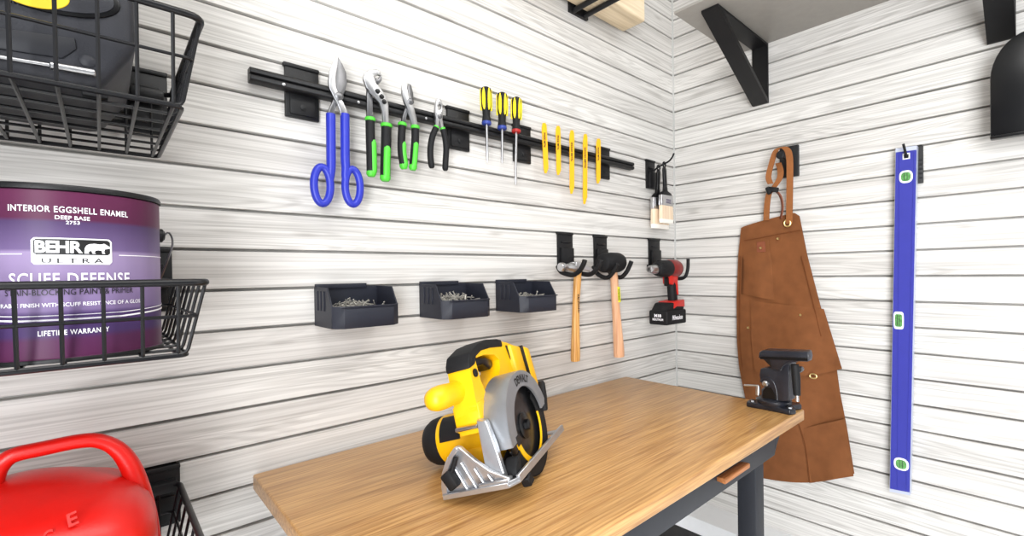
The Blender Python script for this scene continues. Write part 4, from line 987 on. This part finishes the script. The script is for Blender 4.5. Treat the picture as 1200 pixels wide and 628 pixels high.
# bevel quadrant standing at the front of the shoe
b = B(); fan = [(.036, .003), (-.088, .003), (-.086, .020), (-.079, .040), (-.066, .058), (-.052, .071), (-.043, .078), (-.036, .075), (-.018, .052), (.004, .030), (.022, .018), (.036, .012)]
prism(b, [(.128, y, z) for y, z in fan], (-.005, 0, 0), .001, 1)
arc = [(-.089, .003), (-.087, .020), (-.080, .041), (-.067, .059), (-.053, .072), (-.043, .079), (-.038, .074), (-.048, .065), (-.061, .051), (-.071, .035), (-.077, .018), (-.078, .003)]
prism(b, [(.136, y, z) for y, z in arc], (-.010, 0, 0), .0012, 1)
for i in range(5):
    y0_ = -.052+.017*i; z1_ = min(.064-.0135*i, .066); a = V((.129, y0_-.012+.004*i, z1_)); c = V((.129, y0_+.008, .006))
    tube(b, [a, c], .0024, 8)
prism(b, [(.134, -.043, .079), (.134, -.036, .076), (.134, -.016, .052), (.134, .006, .030), (.134, .036, .013), (.134, .036, .008), (.134, .004, .025), (.134, -.020, .047)], (-.008, 0, 0), .001, 1)
box(b, (.118, -.02, .003), (.136, .036, .013), .002, 1)
sp_('bevel_quadrant', b, M['alu'])
b = B(); tube(b, [(.136, -.046, .062), (.138, -.058, .042)], .0042, 10); obox(b, Matrix.Translation((.141, -.062, .030)) @ Matrix.Rotation(math.radians(25), 4, 'X'), (.016, .020, .030), .004); sp_('bevel_lever', b, M['blackrub'])
# upper guard: hollow arched housing
def ringpts(r, a0_, a1_, n, y): return [V((bc.x+r*math.cos(a0_+(a1_-a0_)*i/n), y, bc.z+r*math.sin(a0_+(a1_-a0_)*i/n))) for i in range(n+1)]
gA, gB = math.radians(-6), math.radians(172)
b = B()
pr_ = ringpts(.1, gA, gB, 40, .040); pi_ = ringpts(.0705, gA, gB, 40, .040)
prism(b, pr_+pi_[::-1], (0, -.004, 0), .0)
rings = []
sec = [(.0995, .040), (.1005, .034), (.1005, -.008), (.096, -.012), (.03, -.012), (.03, -.008), (.093, -.008), (.0955, -.003), (.0955, .036), (.0945, .0375)]
for i in range(41):
    a = gA+(gB-gA)*i/40; rings.append([V((bc.x+r*math.cos(a), y, bc.z+r*math.sin(a))) for r, y in sec])
loft(b, rings)
ug = sp_('upper_guard', b, M['guard'], smooth=30)
b = B()
tbw = text_bm('DEWALT', .064, .0155, .04)
for v in tbw.verts:
    a = math.radians(96)-(v.co.x/.083); r = .0850+v.co.y; v.co = V((bc.x+r*math.cos(a)*1, .0404, bc.z+r*math.sin(a)))
# seen from the blade side +x runs to the left, so mirror the run of the letters
for v in tbw.verts:
    a = math.atan2(v.co.z-bc.z, v.co.x-bc.x); r = math.hypot(v.co.z-bc.z, v.co.x-bc.x); a2 = math.radians(2*96)-a
    v.co = V((bc.x+r*math.cos(a2), .0404, bc.z+r*math.sin(a2)))
merge(b, tbw); sp_('printed_text', b, M['print_black'], 'black lettering', ug)
b = B(); obox(b, Matrix.Translation((.072, .0402, .052)) @ Matrix.Rotation(math.radians(5), 4, 'Y'), (.016, .001, .017), .0); sp_('warning_label', b, M['print_black'], 'small black label', ug)
# front support arm between the shoe and the guard
b = B(); prism(b, [(.127, -.008, .004), (.127, .026, .004), (.122, .020, .065), (.112, .010, .105), (.106, -.010, .108), (.118, -.006, .065)], (-.014, 0, 0), .002, 1); box(b, (.085, -.03, .004), (.128, .012, .022), .003, 1); sp_('support_arm', b, M['alu'])
b = B(); cyl(b, (.105, -.052, .098), (.105, -.010, .098), .0038, 12, .0008); sp_('depth_rod', b, M['steel'])
# blade
b = B(); n = 40; teeth = []
for i in range(n):
    a = 2*PI*i/n; teeth += [V((bc.x+.0825*math.cos(a), .0235, bc.z+.0825*math.sin(a))), V((bc.x+.077*math.cos(a+.03), .0235, bc.z+.077*math.sin(a+.03)))]
prism(b, teeth, (0, -.0018, 0), 0); bl_ = sp_('saw_blade_disc', b, M['blade'])
b = B(); lathe(b, [(.024, 0), (.024, .003), (.020, .0045)], (bc.x, .0235, bc.z), (0, 1, 0), 28); lathe(b, [(.010, .004), (.010, .012), (.007, .0135)], (bc.x, .0235, bc.z), (0, 1, 0), 6); sp_('arbor_bolt', b, M['blackgloss'])
# lower guard
lA, lB = math.radians(140), math.radians(338)
def gring(r0, r1, a0_, a1_, y0_, y1_, n=44):
    b = B(); prism(b, ringpts(r1, a0_, a1_, n, y0_)+ringpts(r0, a0_, a1_, n, y0_)[::-1], (0, y1_-y0_, 0), 0); return b
b = gring(.060, .091, lA, lB, .033, .0305)
merge(b, gring(.0885, .091, lA, lB, .033, .006)); merge(b, gring(.060, .091, lA, lB, .008, .0055))
lg = sp_('lower_guard', b, M['blackrub'])
b = gring(.0580, .0605, math.radians(172), math.radians(300), .0345, .0312); merge(b, gring(.0580, .0685, math.radians(300), math.radians(346), .0345, .0312)); sp_('guard_ring', b, M['yellow'], 'yellow painted inner edge', lg)
b = B(); prism(b, [(-.088, .041, .058), (-.100, .041, .056), (-.116, .041, .082), (-.126, .041, .108), (-.118, .041, .116), (-.104, .041, .092), (-.090, .041, .074)], (0, -.014, 0), .003, 2); sp_('guard_lever', b, M['blackrub'])
b = B(); prism(b, [(.10, .042, .006), (.116, .042, .008), (.112, .042, .020), (.098, .042, .034), (.086, .042, .032), (.088, .042, .014)], (0, -.022, 0), .003, 2); prism(b, [(.07, .05, -.018), (.09, .05, -.022), (.096, .05, -.006), (.08, .05, .0)], (0, -.016, 0), .002, 1); sp_('guard_bumper', b, M['blackrub'])
# motor
mz = .064
b = B(); lathe(b, [(.046, -.012), (.047, .0), (.047, .03), (.0455, .034), (.0455, .075), (.047, .080), (.047, .122), (.045, .127)], (0, -.012, mz), (0, -1, 0), 36)
box(b, (-.045, -.095, .012), (.046, -.02, .05), .008, 2)
mt = sp_('motor_housing', b, M['yellow'])
b = B(); lathe(b, [(.0455, .122), (.0462, .136), (.0440, .150), (.038, .161), (.028, .168), (.012, .171)], (0, -.012, mz), (0, -1, 0), 36); sp_('motor_cap', b, M['blackrub'], 'black end cap', mt, 60)
b = B(); rings = []
for yy in (-.085, -.128):
    rings.append([V((.0482*math.cos(t), yy, mz+.0482*math.sin(t))) for t in [math.radians(8)+math.radians(62)*i/10 for i in range(11)]]+[V((.044*math.cos(t), yy, mz+.044*math.sin(t))) for t in [math.radians(70)-math.radians(62)*i/10 for i in range(11)]])
loft(b, rings); sp_('rating_label', b, M['print_black'], 'black label', mt)
# handle body
b = B()
prof = [(.098, .085), (.098, .125), (.092, .160), (.087, .198), (.076, .215), (.04, .226), (0, .2285), (-.05, .223), (-.09, .213), (-.128, .200), (-.134, .185), (-.128, .10), (-.10, .085), (.0, .085)]
hole = [(.060, .206), (.02, .206), (-.020, .199), (-.036, .186), (-.030, .170), (-.005, .150), (.030, .131), (.052, .135), (.060, .165)]
prism(b, [(x, -.05, z) for x, z in prof], (0, .044, 0), 0, holes=[[(x, -.05, z) for x, z in hole]])
prism(b, [(.1005, -.055, .09), (.1005, -.004, .09), (.097, -.004, .135), (.096, -.055, .135)], (-.03, 0, 0), .004, 2)
prism(b, [(-.136, -.055, .196), (-.136, .004, .196), (-.136, .004, .10), (-.136, -.055, .10)], (.05, 0, .012), .005, 2)
hb = sp_('handle_body', b, M['yellow'])
b = B(); gp_ = [(.0905, .192), (.0885, .204), (.077, .219), (.04, .2295), (0, .232), (-.05, .2265), (-.068, .2215), (-.066, .207), (-.05, .209), (-.01, .2135), (.03, .2145), (.056, .208), (.066, .196)]
prism(b, [(x, -.0525, z) for x, z in gp_], (0, .049, 0), .004, 2); sp_('grip_pad', b, M['blackrub'], 'black rubber grip', hb)
b = B(); prism(b, [(.048, -.040, .205), (.0, -.040, .200), (-.022, -.040, .190), (-.020, -.040, .178), (-.004, -.040, .174), (.016, -.040, .188), (.040, -.040, .190)], (0, .026, 0), .003, 2); sp_('trigger', b, M['blackgloss'], None, hb)
b = B(); lathe(b, [(.0075, 0), (.0075, .003), (.005, .004)], (.074, -.0065, .182), (0, 1, 0), 14); sp_('lock_button', b, M['blackgloss'], None, hb)
b = B(); prism(b, [(-.080, -.0055, .208), (-.092, -.0055, .206), (-.096, -.0055, .178), (-.086, -.0055, .176)], (0, .002, 0), .0005, 1); sp_('vent_slot', b, M['print_black'], None, hb)
# battery pack behind the handle
b = B(); prism(b, [(-.138, -.058, .196), (-.138, .010, .196), (-.138, .010, .095), (-.138, -.058, .095)], (-.032, 0, -.010), .007, 3); sp_('battery_pack', b, M['yellow'])
b = B(); prism(b, [(-.1345, -.0575, .197), (-.1345, .0085, .197), (-.1345, .0085, .097), (-.1345, -.0575, .097)], (-.0045, 0, -.001), .0005, 1); sp_('battery_seam', b, M['print_black'])
# front knob
b = B(); ka = V((.080, -.042, .158)); kd = V((1, -.10, .07)).normalized()
lathe(b, [(.0215, -.02), (.0215, 0), (.0200, .012), (.0195, .024), (.0203, .038), (.0208, .052), (.0200, .064), (.0168, .074), (.010, .080), (.003, .082)], ka, kd, 26); sp_('front_knob', b, M['yellow'], None, None, 60)

# rest the saw exactly on the bench top
lowest = min((SM @ v.co).z for o in bpy.data.objects if o.type == 'MESH' and WM.get(o.name) is not None and WM[o.name] is SM for v in o.data.vertices)
sw.location.z += bt+.0004-lowest

# ================================================================== lights and world
def area(name, loc, target, sx, sy, power, col=(1, 1, 1)):
    l = bpy.data.lights.new(name, 'AREA'); l.shape = 'RECTANGLE'; l.size = sx; l.size_y = sy; l.energy = power; l.color = col
    o = bpy.data.objects.new(name, l); COL.objects.link(o); o.location = loc
    o.rotation_euler = (V(target)-V(loc)).to_track_quat('-Z', 'Y').to_euler()
area('ceiling_panel_light', (-.65, -1.3, 2.62), (-.6, -1.2, 0), 1.0, .4, 12, (1, .985, .965))
area('ceiling_panel_light', (-1.75, -1.15, 2.62), (-1.7, -1.0, 0), 1.0, .4, 11, (1, .985, .965))
area('right_wall_fill_light', (-2.68, -2.15, 1.25), (0, -1.75, 1.1), 1.2, 2.0, 122, (.96, .98, 1))  # unseen fill lamp, added to brighten the right wall and the white ledge
w = bpy.data.worlds.new('world'); bpy.context.scene.world = w; w.use_nodes = True
bg = w.node_tree.nodes['Background']; bg.inputs['Color'].default_value = (.93, .96, 1, 1); bg.inputs['Strength'].default_value = .33
sc = bpy.context.scene
sc.view_settings.view_transform = 'Standard'; sc.view_settings.look = 'None'; sc.view_settings.gamma = 1
sc.view_settings.use_curve_mapping = False; sc.view_settings.exposure = -0.06
